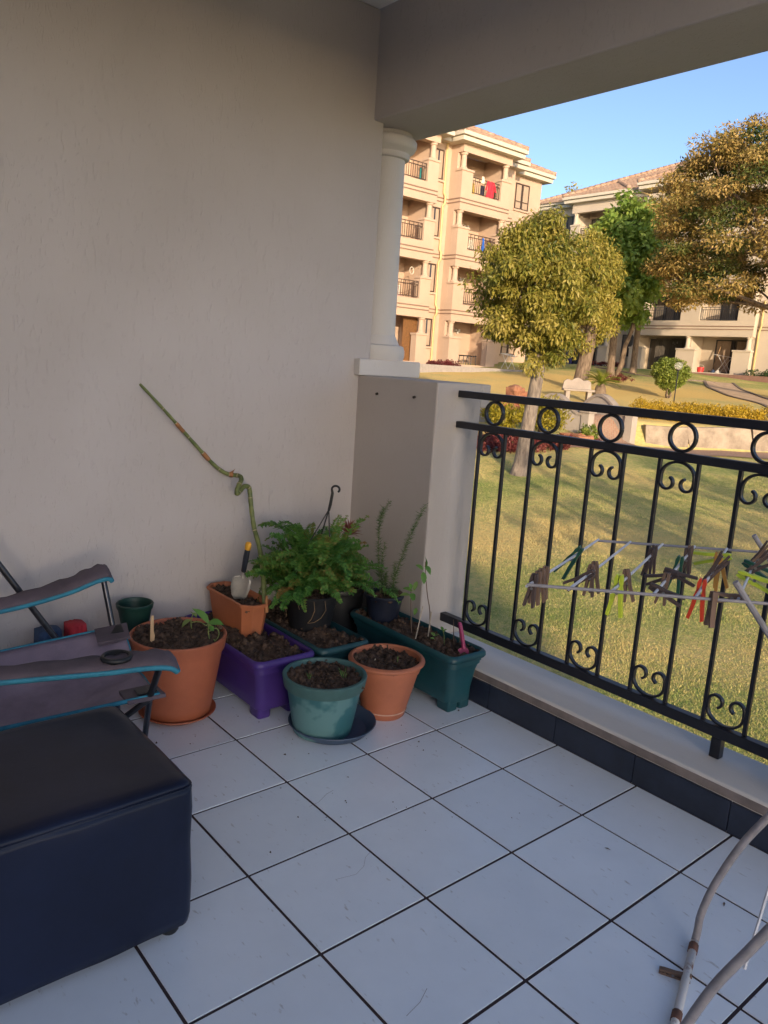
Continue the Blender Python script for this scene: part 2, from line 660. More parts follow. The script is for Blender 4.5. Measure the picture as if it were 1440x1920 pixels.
# ------------------------------------------------------------------ pots, planters and their plants
M_soil = mat('soil', (0.022, 0.013, 0.009), 0.95, 0.0, 34, bump=0.004, bscale=90, col2=(0.125, 0.075, 0.050), thr=(0.36, 0.70))
M_terra = mat('terracotta_plastic', (0.36, 0.105, 0.050), 0.55, 0.14, 5, bump=0.0004, bscale=120)
M_terra2 = mat('terracotta_plastic_pale', (0.40, 0.135, 0.070), 0.55, 0.12, 5, bump=0.0004, bscale=120)
M_boxred = mat('orange_brown_plastic', (0.38, 0.125, 0.055), 0.55, 0.12, 6)
M_purple = mat('purple_plastic', (0.050, 0.024, 0.170), 0.42, 0.16, 5)
M_petrol = mat('petrol_green_plastic', (0.010, 0.062, 0.078), 0.45, 0.22, 6)
M_petrol2 = mat('dark_green_plastic', (0.010, 0.050, 0.062), 0.45, 0.22, 6)
M_teal = mat('weathered_teal_plastic', (0.030, 0.125, 0.145), 0.6, 0.0, 4.0, col2=(0.100, 0.215, 0.225), thr=(0.47, 0.53), detail=4)
M_tealrim = mat('teal_rim_plastic', (0.050, 0.120, 0.118), 0.6, 0.15, 8)
M_slate = mat('slate_blue_plastic', (0.050, 0.080, 0.135), 0.5, 0.15, 6)
M_black = mat('black_plastic', (0.010, 0.011, 0.014), 0.5, 0.2, 8)
M_navy = mat('navy_plastic', (0.010, 0.014, 0.030), 0.45, 0.2, 8)
M_dkgreen = mat('bottle_green_plastic', (0.008, 0.040, 0.030), 0.45, 0.2, 8)
M_lime_stain = mat('lime_stain', (0.45, 0.30, 0.24), 0.8, 0.3, 20)


def rring(hx, hy, r, n=6):
    """rounded rectangle, counter-clockwise"""
    pts = []
    for (sx, sy, a0) in ((1, 1, 0), (-1, 1, PI / 2), (-1, -1, PI), (1, -1, 1.5 * PI)):
        for k in range(n + 1):
            a = a0 + PI / 2 * k / n
            pts.append((sx * (hx - r) + r * math.cos(a), sy * (hy - r) + r * math.sin(a)))
    return pts


def loft(rings, c, cap0=True, cap1=False):
    """rings: list of (list of xy, z)"""
    mb = MB()
    n = len(rings[0][0])
    for pts, z in rings:
        mb.v.extend([(c[0] + x, c[1] + y, c[2] + z) for x, y in pts])
    for i in range(len(rings) - 1):
        for k in range(n):
            k2 = (k + 1) % n
            mb.f.append((i * n + k, i * n + k2, (i + 1) * n + k2, (i + 1) * n + k))
    if cap0: mb.f.append(tuple(reversed(range(n))))
    if cap1: mb.f.append(tuple((len(rings) - 1) * n + k for k in range(n)))
    return mb


def soil(parent, c, inside, hx, hy, z, amp=0.010, clods=220, mound=0.0, seed=1, size=(0.003, 0.011)):
    rs = np.random.default_rng(seed)
    nx, ny = max(int(hx * 2 / 0.009), 8), max(int(hy * 2 / 0.009), 8)
    X, Y = np.meshgrid(np.linspace(-hx, hx, nx), np.linspace(-hy, hy, ny))
    big = rs.normal(size=(ny // 5 + 2, nx // 5 + 2))
    from_i = np.clip((np.arange(ny) / 5), 0, big.shape[0] - 1.001)
    from_j = np.clip((np.arange(nx) / 5), 0, big.shape[1] - 1.001)
    i0, j0 = from_i.astype(int), from_j.astype(int)
    fi, fj = (from_i - i0)[:, None], (from_j - j0)[None, :]
    B = (big[i0][:, j0] * (1 - fi) * (1 - fj) + big[i0 + 1][:, j0] * fi * (1 - fj) + big[i0][:, j0 + 1] * (1 - fi) * fj + big[i0 + 1][:, j0 + 1] * fi * fj)
    Z = B * amp * 0.8 + rs.normal(size=(ny, nx)) * amp * 0.32
    rr = np.sqrt((X / hx) ** 2 + (Y / hy) ** 2)
    Z += mound * np.clip(1 - rr, 0, 1)
    ins = inside(X, Y)
    V = np.stack([X + c[0], Y + c[1], Z + z + c[2]], -1).reshape(-1, 3)
    F = []
    idx = np.arange(nx * ny).reshape(ny, nx)
    ok = ins[:-1, :-1] & ins[1:, :-1] & ins[:-1, 1:] & ins[1:, 1:]
    a, b, cc, d = idx[:-1, :-1][ok], idx[:-1, 1:][ok], idx[1:, 1:][ok], idx[1:, :-1][ok]
    F = np.concatenate([np.stack([a, b, cc], -1), np.stack([a, cc, d], -1)])
    # clods: squashed octahedra
    sel = np.flatnonzero(ins.ravel())
    pick = rs.choice(sel, clods)
    P = V[pick] + rs.normal(size=(clods, 3)) * 0.003
    s = rs.uniform(size[0], size[1], clods) * rs.choice([1, 1, 1, 1.9], clods)
    octv = np.array([(1, 0, 0), (-1, 0, 0), (0, 1, 0), (0, -1, 0), (0, 0, 0.8), (0, 0, -0.8)], float)
    octf = np.array([(0, 2, 4), (2, 1, 4), (1, 3, 4), (3, 0, 4), (2, 0, 5), (1, 2, 5), (3, 1, 5), (0, 3, 5)])
    OV = octv[None] * s[:, None, None] * rs.uniform(0.6, 1.4, (clods, 6, 1))
    th = rs.uniform(0, 6.28, clods)
    R = np.stack([np.stack([np.cos(th), -np.sin(th), 0 * th], -1), np.stack([np.sin(th), np.cos(th), 0 * th], -1), np.stack([0 * th, 0 * th, 1 + 0 * th], -1)], 1)
    OV = np.einsum('nij,nkj->nki', R, OV) + P[:, None, :] + np.array([0, 0, 0.002])
    OF = octf[None] + (np.arange(clods) * 6)[:, None, None] + len(V)
    V2 = np.concatenate([V, OV.reshape(-1, 3)])
    F2 = np.concatenate([F, OF.reshape(-1, 3)])
    return np_mesh('soil', V2, F2, M_soil, parent)


def round_pot(name, c, r0, r1, h, material, label, soil_z=None, rim_h=0.03, rim_out=0.008, rim_mat=None, seed=1, lip='band', group=None, n=48):
    t = thing(name, c, label, 'pot', group)
    w = 0.006
    zr = h - rim_h
    rz = r0 + (r1 - r0) * (zr / h)
    body = [(0, 0.0), (r0 - 0.006, 0.0), (r0, 0.006)]
    for k in range(1, 7):
        f = k / 6
        body.append((r0 + (rz - r0) * f, 0.006 + (zr - 0.006) * f))
    if soil_z is None: soil_z = h - 0.03
    body += [(rz - w, zr), (rz - w, soil_z - 0.02), (r0 * 0.8, 0.02)]
    if soil_z < 0: body = body[:-2] + [(r0 - w, 0.008), (0, 0.008)]
    MB().lathe(body, n, c).build('body', material, t, smooth=True)
    rm = rim_mat or material
    if lip == 'band':
        pr = [(rz - w, zr - 0.001), (rz + rim_out, zr - 0.001), (rz + rim_out + 0.002, zr + 0.004), (r1 + rim_out, h - 0.004), (r1 + rim_out - 0.003, h),
              (r1 - 0.004, h), (r1 - 0.007, h - 0.004), (rz - w + 0.001, zr)]
    else:                                                     # rolled lip
        pr = [(rz - w, zr), (rz + 0.004, zr), (rz + 0.008, zr + 0.3 * rim_h)]
        for k in range(9):
            a = -PI / 2 + PI * k / 8
            pr.append((r1 - 0.004 + (rim_out + 0.006) * math.cos(a), h - 0.011 + 0.011 * math.sin(a)))
        pr += [(r1 - 0.010, h - 0.004), (rz - w, zr)]
    MB().lathe(pr, n, c).build('rim', rm, t, smooth=True)
    if soil_z > 0:
        rs_ = r0 + (r1 - r0) * soil_z / h - 0.004
        soil(t, c, lambda X, Y: X * X + Y * Y < rs_ * rs_, rs_, rs_, soil_z, clods=int(8500 * rs_ * rs_ * PI) + 60, seed=seed)
    return t


def saucer(c, r, h, material, label, base=0.8):
    t = thing('saucer', c, label, 'saucer')
    pr = [(0, 0.0), (r * base - 0.004, 0.0), (r * base + 0.004, 0.004), (r - 0.004, h - 0.004), (r, h - 0.001), (r - 0.001, h + 0.002), (r - 0.006, h + 0.001), (r * base - 0.004, 0.006), (0, 0.006)]
    MB().lathe(pr, 56, c).build('dish', material, t, smooth=True)
    return t


# big terracotta pot on its saucer
saucer((-0.672, -0.785, 0.0), 0.150, 0.022, M_terra, 'terracotta saucer under the big brown pot')
big = round_pot('flower_pot', (-0.672, -0.785, 0.008), 0.128, 0.180, 0.325, M_terra, 'big terracotta pot with wilting seedlings and a wooden label stick', 0.312, 0.055, 0.006, seed=3)
# teal pot on slate saucer
saucer((-0.232, -0.345, 0.0), 0.172, 0.038, M_slate, 'wide slate blue saucer under the weathered teal pot', 0.80)
teal = round_pot('flower_pot', (-0.232, -0.392, 0.007), 0.112, 0.152, 0.235, M_teal, 'weathered teal pot with flaking paint and grass sprouts standing in a saucer', 0.214, 0.045, 0.010, M_tealrim, seed=4)
MB().lathe([(0.1120, 0.012), (0.1135, 0.016), (0.1150, 0.028), (0.1148, 0.030)], 48, (-0.232, -0.392, 0.007)).build('lime_ring', mat('lime_ring', (0.10, 0.17, 0.17), 0.8, 0, 14, col2=(0.36, 0.40, 0.38), thr=(0.45, 0.6)), teal, smooth=True)
# pale terracotta pot
t2 = round_pot('flower_pot', (-0.234, -0.083, 0.0), 0.088, 0.146, 0.245, M_terra2, 'pale terracotta pot with a rolled lip holding plain dark soil', 0.222, 0.05, 0.010, seed=5, lip='roll')
MB().lathe([(0.089, 0.026), (0.096, 0.028), (0.0965, 0.031), (0.091, 0.034)], 48, (-0.234, -0.083, 0.0)).build('lime_ring', M_lime_stain, t2, smooth=True)
# pot behind the big one, with a small green pot standing in it
round_pot('flower_pot', (-0.905, -0.660, 0.0), 0.085, 0.130, 0.255, M_terra, 'brown pot hidden behind the big terracotta pot against the wall', 0.235, 0.04, 0.006, seed=6)
round_pot('nursery_pot', (-0.955, -0.845, 0.262), 0.050, 0.072, 0.122, M_dkgreen, 'small empty bottle green pot standing beside the wall', -1, 0.022, 0.003, seed=7)
up = MB().lathe([(0, 0.2600), (0.058, 0.2600), (0.064, 0.256), (0.086, 0.045), (0.096, 0.042), (0.099, 0.0)], 32, (-0.955, -0.845, 0)).build('upturned_pot', M_terra, smooth=True)
tag(up, 'upside down brown pot carrying the small empty green pot', 'pot')


def trough(name, x0, x1, y0, y1, h, material, label, seed, soil_z, feet=True, rimmat=None):
    c = ((x0 + x1) / 2, (y0 + y1) / 2, 0)
    hx, hy = (x1 - x0) / 2, (y1 - y0) / 2
    t = thing(name, c, label, 'planter')
    R = 0.035
    fz = 0.035 if feet else 0.0
    k0 = 0.045                                    # inset at the bottom
    rr = lambda ins, r: rring(hx - ins, hy - ins, max(r, 0.008))
    rings = [(rr(k0, R * 0.8), fz), (rr(k0 - 0.006, R), fz + 0.008)]
    for f in (0.3, 0.6, 0.8):
        rings.append((rr(k0 - (k0 - 0.022) * f, R), fz + (h - 0.05 - fz) * f))
    rings += [(rr(0.020, R), h - 0.060), (rr(0.016, R), h - 0.058), (rr(0.016, R), h - 0.046), (rr(0.012, R), h - 0.044), (rr(0.012, R), h - 0.030)]
    rings += [(rr(0.020, R), h - 0.030), (rr(0.026, R), soil_z - 0.03)]
    loft(rings, c).build('body', material, t, smooth=True)
    lip = [(rr(0.018, R), h - 0.031), (rr(0.004, R), h - 0.030), (rr(0.000, R), h - 0.022), (rr(0.001, R), h - 0.010), (rr(0.006, R), h - 0.002),
           (rr(0.012, R), h), (rr(0.017, R), h - 0.004), (rr(0.020, R), h - 0.014), (rr(0.021, R), h - 0.031)]
    loft(lip, c, cap0=False).build('rim', rimmat or material, t, smooth=True)
    if feet:
        for sx in (-1, 1):
            for sy in (-1, 1):
                fc = (c[0] + sx * (hx - 0.084), c[1] + sy * (hy - 0.074), 0)
                loft([(rring(0.034, 0.026, 0.010, 3), 0.0), (rring(0.038, 0.029, 0.012, 3), 0.006), (rring(0.039, 0.029, 0.012, 3), 0.048)], fc, cap1=True).build('foot', material, t, smooth=True)
    ix, iy = hx - 0.020, hy - 0.020
    soil(t, c, lambda X, Y: (np.abs(X) < ix) & (np.abs(Y) < iy), ix, iy, soil_z, amp=0.014, clods=int(14000 * ix * iy) + 100, mound=0.012, seed=seed)
    return t


tr3 = trough('planter_trough', -0.745, -0.036, 0.098, 0.316, 0.262, M_petrol, 'petrol green trough along the skirting with a pink dibber and twigs', 11, 0.240)
tr2 = trough('planter_trough', -1.045, -0.385, -0.302, -0.040, 0.258, M_petrol2, 'dark green trough under the fern pot', 12, 0.240)
tr1 = trough('planter_trough', -1.055, -0.395, -0.596, -0.312, 0.258, M_purple, 'purple trough under the orange brown window box', 13, 0.238)

# orange brown window box standing in the purple trough
wb = thing('window_box', (-0.85, -0.425, 0.238), 'orange brown window box with chamfered ends holding the cane and trowel', 'planter')
cwb = (-0.850, -0.425, 0.240)
oct_ = lambda hx, hy, ch: [(hx, -hy + ch), (hx, hy - ch), (hx - ch, hy), (-hx + ch, hy), (-hx, hy - ch), (-hx, -hy + ch), (-hx + ch, -hy), (hx - ch, -hy)]
loft([(oct_(0.155, 0.052, 0.030), 0.0), (oct_(0.180, 0.066, 0.036), 0.138), (oct_(0.172, 0.060, 0.034), 0.138), (oct_(0.160, 0.056, 0.03), 0.09)], cwb).build('body', M_boxred, wb, bevel=0.003)
loft([(oct_(0.179, 0.065, 0.036), 0.1385), (oct_(0.190, 0.074, 0.040), 0.1385), (oct_(0.191, 0.075, 0.040), 0.150), (oct_(0.188, 0.072, 0.039), 0.152), (oct_(0.178, 0.064, 0.036), 0.1515), (oct_(0.174, 0.061, 0.034), 0.1385)], cwb, cap0=False).build('rim', M_boxred, wb, bevel=0.0015)
soil(wb, cwb, lambda X, Y: (np.abs(X) < 0.165) & (np.abs(Y) < 0.056), 0.165, 0.056, 0.126, amp=0.010, clods=260, seed=21)

# black pot holding the fern, with its hook hanger
c_f = (-0.690, -0.150, 0.240)
fp = round_pot('hanging_pot', c_f, 0.090, 0.118, 0.165, M_black, 'black plastic hanging pot with a hooked hanger holding the fern', 0.145, 0.028, 0.006, seed=8)
hang = MB()
for a in (0.4, 2.5, 4.6):
    hang.tube([(c_f[0] + 0.116 * math.cos(a), c_f[1] + 0.116 * math.sin(a), 0.400), (c_f[0] + 0.055 * math.cos(a) + 0.01, c_f[1] + 0.055 * math.sin(a) + 0.02, 0.62), (-0.655, -0.105, 0.775)], 0.0028, 6)
hp = [(-0.655, -0.105, 0.772), (-0.650, -0.102, 0.80), (-0.644, -0.098, 0.85)]
for k in range(10):
    a = PI - k / 9 * 4.0
    hp.append((-0.633 + 0.012 * math.cos(a), -0.090 + 0.012 * math.cos(a), 0.868 + 0.015 * math.sin(a)))
hang.tube(hp, [0.006, 0.007, 0.0062] + [0.0048] * 10, 8)
hang.build('hanger', M_black, fp, smooth=True)
for pts in ([(-0.585, -0.21, 0.40), (-0.572, -0.212, 0.36), (-0.580, -0.222, 0.32), (-0.592, -0.232, 0.30)],
            [(-0.560, -0.17, 0.40), (-0.552, -0.168, 0.36), (-0.561, -0.185, 0.325), (-0.575, -0.21, 0.305), (-0.59, -0.23, 0.30)],
            [(-0.63, -0.255, 0.395), (-0.622, -0.262, 0.37), (-0.615, -0.262, 0.36)], [(-0.70, -0.27, 0.39), (-0.705, -0.276, 0.35), (-0.70, -0.27, 0.31)]):
    MB().tube(pts, 0.0012, 5).build('dry_root', mat('dry_root', (0.23, 0.15, 0.08), 0.9), fp)

# dark pots in the corner
round_pot('nursery_pot', (-0.612, 0.207, 0.238), 0.068, 0.090, 0.128, M_navy, 'navy pot of wispy asparagus fern standing in the petrol green trough', 0.110, 0.016, 0.004, seed=9)
round_pot('nursery_pot', (-0.900, 0.150, 0.0), 0.105, 0.135, 0.345, M_black, 'tall black pot in the wall corner holding a dark red succulent', 0.320, 0.03, 0.005, seed=10)

# ------------------------------------------------------------------ fern
M_fern = leaf_mat('fern_leaf', [(0.018, 0.075, 0.022), (0.048, 0.170, 0.034), (0.125, 0.275, 0.052), (0.28, 0.15, 0.05)], None, 0.5, 0.3)


def frond_mesh(seed, L, droop, tint0):
    rs = random.Random(seed)
    mb, tint = MB(), []
    n = 34
    P, ang = Vector((0, 0, 0)), math.radians(rs.uniform(62, 80))
    pts = [P.copy()]
    dirs = []
    for k in range(n):
        d = Vector((math.cos(ang), 0, math.sin(ang)))
        dirs.append(d)
        P = P + d * (L / n)
        pts.append(P.copy())
        ang -= droop / n * (0.5 + 1.2 * k / n)
    for k in range(2, n):
        f = k / n
        ln = (0.030 * math.sin(PI * (0.10 + 0.88 * f)) ** 0.7 + 0.004) * rs.uniform(0.8, 1.15)
        d = dirs[k]
        nrm = Vector((-d.z, 0, d.x))
        for s in (-1, 1):
            side = Vector((0, s, 0))
            for sub in (0, 1):
                a = pts[k] + d * (L / n) * (0.5 * sub)
                o = (side + d * rs.uniform(0.1, 0.6) + nrm * rs.uniform(-0.45, 0.55)).normalized()
                w = 0.0046 * rs.uniform(0.8, 1.3)
                tw = (d + nrm * rs.uniform(-0.7, 0.7)).normalized()
                q = [a, a + o * ln * 0.45 + tw * w, a + o * ln + nrm * rs.uniform(-0.008, 0.004), a + o * ln * 0.5 - tw * w]
                mb.add(q, [(0, 1, 2), (0, 2, 3)])
                tt = min(max(tint0 + rs.uniform(-0.16, 0.16) + 0.10 * f, 0), 1)
                tint += [tt * 0.9, tt, min(tt + 0.08, 1), tt]
    nb = len(mb.v)
    mb.tube(pts, [0.0016 * (1 - 0.7 * k / n) for k in range(n + 1)], 4)
    tint += [tint0 * 0.8 + 0.1] * (len(mb.v) - nb)
    me = bpy.data.meshes.new('frond')
    me.from_pydata(mb.v, [], mb.f)
    me.materials.append(M_fern)
    a = me.attributes.new('tint', 'FLOAT', 'POINT')
    a.data.foreach_set('value', np.array(tint, dtype=np.float32))
    return me


fern = thing('fern', (-0.695, -0.140, 0.405), 'bushy green ruffled fern spilling over the black hanging pot', 'fern')
fr_me = [frond_mesh(50 + k, 0.20 + 0.025 * (k % 6), 0.9 + 0.45 * (k % 4), [0.28, 0.38, 0.5, 0.58, 0.64, 0.44, 0.70, 0.33, 0.54, 0.98][k]) for k in range(10)]
rf = random.Random(5)
for k in range(235):
    me = fr_me[rf.choice([0, 1, 2, 3, 4, 5, 6, 7, 8, 8, 3, 2, 9 if k % 8 == 0 else 6])]
    o = bpy.data.objects.new('frond', me)
    COL.objects.link(o)
    o.parent = fern
    az = rf.uniform(0, 2 * PI)
    lev = rf.random()
    tilt = (0.0 + 1.02 * lev) * rf.uniform(0.75, 1.1)
    rad = rf.uniform(0.01, 0.12)
    o.location = (rad * math.cos(az), rad * math.sin(az), 0.10 * (1 - lev) * rf.uniform(0.0, 1.6) + rf.uniform(-0.01, 0.02))
    o.rotation_euler = (rf.uniform(-0.6, 0.6), -0.30 + tilt, az + rf.uniform(-0.4, 0.4))
    s = rf.uniform(0.62, 1.02)
    o.scale = (s, s, s)
for az, tl, s in ((math.radians(212), 0.30, 1.75), (math.radians(235), 0.75, 1.3), (math.radians(50), 0.75, 1.25), (math.radians(235), 0.1, 1.3), (math.radians(120), 0.05, 1.4), (math.radians(60), 0.1, 1.35), (math.radians(200), 0.0, 1.35)):
    o = bpy.data.objects.new('frond', fr_me[2])
    COL.objects.link(o)
    o.parent = fern
    o.location = (0, 0, 0.03)
    o.rotation_euler = (0.2, tl - 0.3, az)
    o.scale = (s, s, s)

# ------------------------------------------------------------------ the bent cane (leans on the wall)
M_cane = mat('cane_green', (0.085, 0.110, 0.030), 0.5, 0.0, 9, col2=(0.19, 0.215, 0.07), stretch=(1, 1, 3))
M_node = mat('cane_node', (0.36, 0.30, 0.19), 0.8, 0.2, 20)
M_sheath = mat('dry_sheath', (0.33, 0.15, 0.06), 0.8, 0.3, 20)
cane = thing('bamboo_cane', (-0.70, -0.385, 0.36), 'long bare green cane with a spiral kink leaning against the wall', 'plant')
key = [(-0.690, -0.385, 0.35), (-0.715, -0.378, 0.42), (-0.775, -0.352, 0.50), (-0.845, -0.330, 0.585), (-0.905, -0.325, 0.665), (-0.945, -0.318, 0.74),
       (-0.972, -0.312, 0.805), (-0.975, -0.318, 0.832), (-0.968, -0.345, 0.838), (-0.945, -0.380, 0.822), (-0.935, -0.398, 0.815), (-0.945, -0.390, 0.838), (-0.972, -0.358, 0.866),
       (-1.010, -0.345, 0.878), (-1.040, -0.368, 0.880), (-1.045, -0.40, 0.890), (-1.048, -0.45, 0.925), (-1.050, -0.52, 0.995), (-1.050, -0.585, 1.062), (-1.045, -0.645, 1.122), (-1.035, -0.71, 1.185), (-1.020, -0.800, 1.268)]


def smooth_path(key, sub=5):
    K = [Vector(p) for p in key]
    out = []
    for i in range(len(K) - 1):
        p0, p1, p2, p3 = K[max(i - 1, 0)], K[i], K[i + 1], K[min(i + 2, len(K) - 1)]
        for s in range(sub):
            t = s / sub
            out.append(0.5 * ((2 * p1) + (p2 - p0) * t + (2 * p0 - 5 * p1 + 4 * p2 - p3) * t * t + (-p0 + 3 * p1 - 3 * p2 + p3) * t ** 3))
    out.append(K[-1])
    return out


cp = smooth_path(key)
nc = len(cp)
rad_c = [0.0106 - 0.0050 * max(0, (k / nc - 0.55)) / 0.45 + 0.0006 * math.sin(k * 1.9) for k in range(nc)]
MB().tube(cp, rad_c, 10).build('stem', M_cane, cane, smooth='all')
for f in (0.10, 0.19, 0.27, 0.335, 0.44, 0.55, 0.635, 0.69, 0.745, 0.80, 0.85, 0.90, 0.95):
    k = int(f * (nc - 1))
    MB().tube([cp[k], cp[k] + (cp[k + 1] - cp[k]).normalized() * 0.004], rad_c[k] * 1.13, 10).build('node', M_node, cane, smooth='all')
for f0, f1 in ((0.655, 0.685), (0.775, 0.80), (0.865, 0.89)):
    a, b = int(f0 * nc), max(int(f1 * nc), int(f0 * nc) + 2)
    MB().tube(cp[a:b + 1], [r * 1.22 for r in rad_c[a:b + 1]], 9).build('dry_sheath', M_sheath, cane, smooth='all')
k = int(0.665 * nc)
MB().add([cp[k], cp[k] + Vector((0.01, 0.012, 0.030)), cp[k] + Vector((0.012, 0.0, 0.022)), cp[k] + Vector((0.008, -0.02, 0.012))], [(0, 1, 2), (0, 2, 3)]).build('dry_leaf', M_sheath, cane)
MB().tube([(-0.665, -0.395, 0.355), (-0.668, -0.394, 0.39), (-0.672, -0.392, 0.425)], [0.009, 0.008, 0.004], 7).build('dry_stub', M_sheath, cane)

# trowel stuck in the window box
M_steel = mat('worn_steel', (0.45, 0.43, 0.40), 0.45, 0.15, 12, metal=0.6)
M_grip = mat('navy_grip', (0.010, 0.014, 0.026), 0.55, 0.2, 20)
M_yell = mat('yellow_plastic', (0.72, 0.36, 0.03), 0.45, 0.08)
tw = thing('garden_trowel', (-0.79, -0.425, 0.37), 'steel hand trowel with a navy grip and yellow end stuck in soil', 'trowel')
ax = Vector((0.045, 0.012, 0.235)).normalized()
sd = Vector((0.62, 0.78, 0)); sd = (sd - ax * sd.dot(ax)).normalized()
nn = ax.cross(sd)
b0 = Vector((-0.822, -0.440, 0.374))
mb = MB()
rows = [(0.0, 0.018), (0.02, 0.032), (0.06, 0.041), (0.092, 0.041), (0.104, 0.034), (0.110, 0.010)]
for h, w in rows:
    for k in range(7):
        u = -1 + k / 3
        mb.v.append(tuple(b0 + ax * h + sd * (w * u) + nn * (-0.012 * (u * u) * w / 0.041)))
for i in range(len(rows) - 1):
    for k in range(6):
        mb.f.append((i * 7 + k, i * 7 + k + 1, i * 7 + 8 + k, i * 7 + 7 + k))
ob = mb.build('blade', M_steel, tw, smooth='all')
so = ob.modifiers.new('thickness', 'SOLIDIFY'); so.thickness = 0.0016
MB().tube([b0 + ax * 0.104, b0 + ax * 0.125, b0 + ax * 0.135], [0.009, 0.006, 0.007], 8).build('neck', M_steel, tw, smooth=True)
MB().tube([b0 + ax * h for h in (0.130, 0.134, 0.16, 0.20, 0.232, 0.236)], [0.010, 0.0125, 0.0135, 0.0145, 0.0135, 0.013], 12, flat=0.8).build('grip', M_grip, tw, smooth=True)
MB().tube([b0 + ax * h for h in (0.2345, 0.239, 0.256, 0.264, 0.267)], [0.0135, 0.0150, 0.0155, 0.013, 0.009], 12, flat=0.85).build('hanging_end', M_yell, tw, smooth=True)

# ------------------------------------------------------------------ small plants
M_seed = leaf_mat('seedling_leaf', [(0.05, 0.14, 0.03), (0.13, 0.30, 0.06), (0.30, 0.32, 0.12)], None, 0.5, 0.35)
M_stem = mat('seedling_stem', (0.16, 0.20, 0.06), 0.7, 0.2)
M_twig = mat('dry_twig', (0.16, 0.11, 0.08), 0.9, 0.25, 30)
M_pale = mat('pale_stick', (0.42, 0.36, 0.29), 0.85, 0.15, 20)


def leaf_blade(mb, tint, base, tip, width, up, tt, fold=0.25, seg=4):
    base, tip, up = Vector(base), Vector(tip), Vector(up)
    d = tip - base
    s = d.cross(up).normalized()
    nn = s.cross(d).normalized()
    L = d.length
    i0 = len(mb.v)
    for k in range(seg + 1):
        f = k / seg
        w = width * math.sin(PI * min(0.06 + 0.94 * f, 1.0)) ** 0.8 * (1.15 - 0.4 * f)
        c = base + d * f + nn * (0.12 * L * math.sin(PI * f))
        mb.v += [tuple(c - s * w + nn * (w * fold)), tuple(c), tuple(c + s * w + nn * (w * fold))]
        tint += [tt, tt * 0.9, tt]
    for k in range(seg):
        a = i0 + k * 3
        mb.f += [(a, a + 1, a + 4, a + 3), (a + 1, a + 2, a + 5, a + 4)]


def build_leaves(name, mb, tint, m, parent, smooth=False):
    o = mb.build(name, m, parent, smooth)
    a = o.data.attributes.new('tint', 'FLOAT', 'POINT')
    a.data.foreach_set('value', np.array(tint, dtype=np.float32))
    return o


def sprig(name, label, cat, stems, leaves, leafmat=None, stemmat=None, stem_r=0.0025, group=None):
    """stems: list of point lists; leaves: list of (base, tip, width, tint)"""
    t = thing(name, stems[0][0], label, cat, group)
    for pts in stems:
        p = smooth_path(pts, 3)
        MB().tube(p, [stem_r * (1 - 0.45 * i / len(p)) for i in range(len(p))], 6).build('stem', stemmat or M_stem, t, smooth='all')
    for (b, tp, w, tt) in leaves:
        mb, ti = MB(), []
        leaf_blade(mb, ti, b, tp, w, (0.3, -0.3, 1), tt)
        build_leaves('leaf', mb, ti, leafmat or M_seed, t, 'all')
    return t


z0 = 0.305
sprig('bean_seedling', 'upright bean seedling with two green leaves in the big terracotta pot', 'seedling',
      [[(-0.555, -0.705, z0), (-0.560, -0.715, z0 + 0.05), (-0.562, -0.715, z0 + 0.095)], [(-0.560, -0.713, z0 + 0.055), (-0.545, -0.690, z0 + 0.07), (-0.540, -0.680, z0 + 0.045), (-0.548, -0.69, z0 + 0.015)]],
      [((-0.562, -0.715, z0 + 0.09), (-0.600, -0.765, z0 + 0.145), 0.017, 0.6), ((-0.562, -0.715, z0 + 0.09), (-0.525, -0.668, z0 + 0.085), 0.019, 0.45), ((-0.56, -0.714, z0 + 0.075), (-0.545, -0.700, z0 + 0.060), 0.012, 0.4),
       ((-0.548, -0.69, z0 + 0.02), (-0.56, -0.70, z0 - 0.002), 0.013, 0.9)])
sprig('bean_seedling', 'wilted drooping seedling in the big terracotta pot', 'seedling',
      [[(-0.690, -0.715, z0), (-0.700, -0.720, z0 + 0.05), (-0.695, -0.715, z0 + 0.085), (-0.70, -0.722, z0 + 0.095)], [(-0.698, -0.72, z0 + 0.05), (-0.68, -0.695, z0 + 0.055), (-0.665, -0.672, z0 + 0.04)]],
      [((-0.70, -0.722, z0 + 0.06), (-0.722, -0.748, z0 + 0.025), 0.015, 0.85), ((-0.665, -0.672, z0 + 0.042), (-0.645, -0.655, z0 + 0.035), 0.010, 0.95), ((-0.695, -0.715, z0 + 0.09), (-0.69, -0.70, z0 + 0.07), 0.009, 0.8)])
gs = thing('grass_sprouts', (-0.21, -0.36, 0.215), 'thin green grass sprouts in the weathered teal pot', 'sprout')
for bx0, by0, n_, hgt in ((-0.195, -0.345, 7, 0.06), (-0.265, -0.455, 5, 0.04)):
    for k in range(n_):
        a = RNG.uniform(0, 6.28)
        mb, ti = MB(), []
        leaf_blade(mb, ti, (bx0 + RNG.uniform(-0.012, 0.012), by0 + RNG.uniform(-0.012, 0.012), 0.210), (bx0 + 0.02 * math.cos(a), by0 + 0.02 * math.sin(a), 0.212 + hgt * RNG.uniform(0.6, 1.1)), 0.0016, (1, 0.2, 0.3), RNG.uniform(0.2, 0.7), seg=3)
        build_leaves('blade', mb, ti, M_seed, gs)
sp = thing('grass_sprouts', (-0.21, -0.06, 0.214), 'single green shoot in the pale terracotta pot', 'sprout')
mb, ti = MB(), []
leaf_blade(mb, ti, (-0.205, -0.055, 0.212), (-0.203, -0.053, 0.252), 0.003, (1, 0.2, 0.3), 0.6)
build_leaves('blade', mb, ti, M_seed, sp)
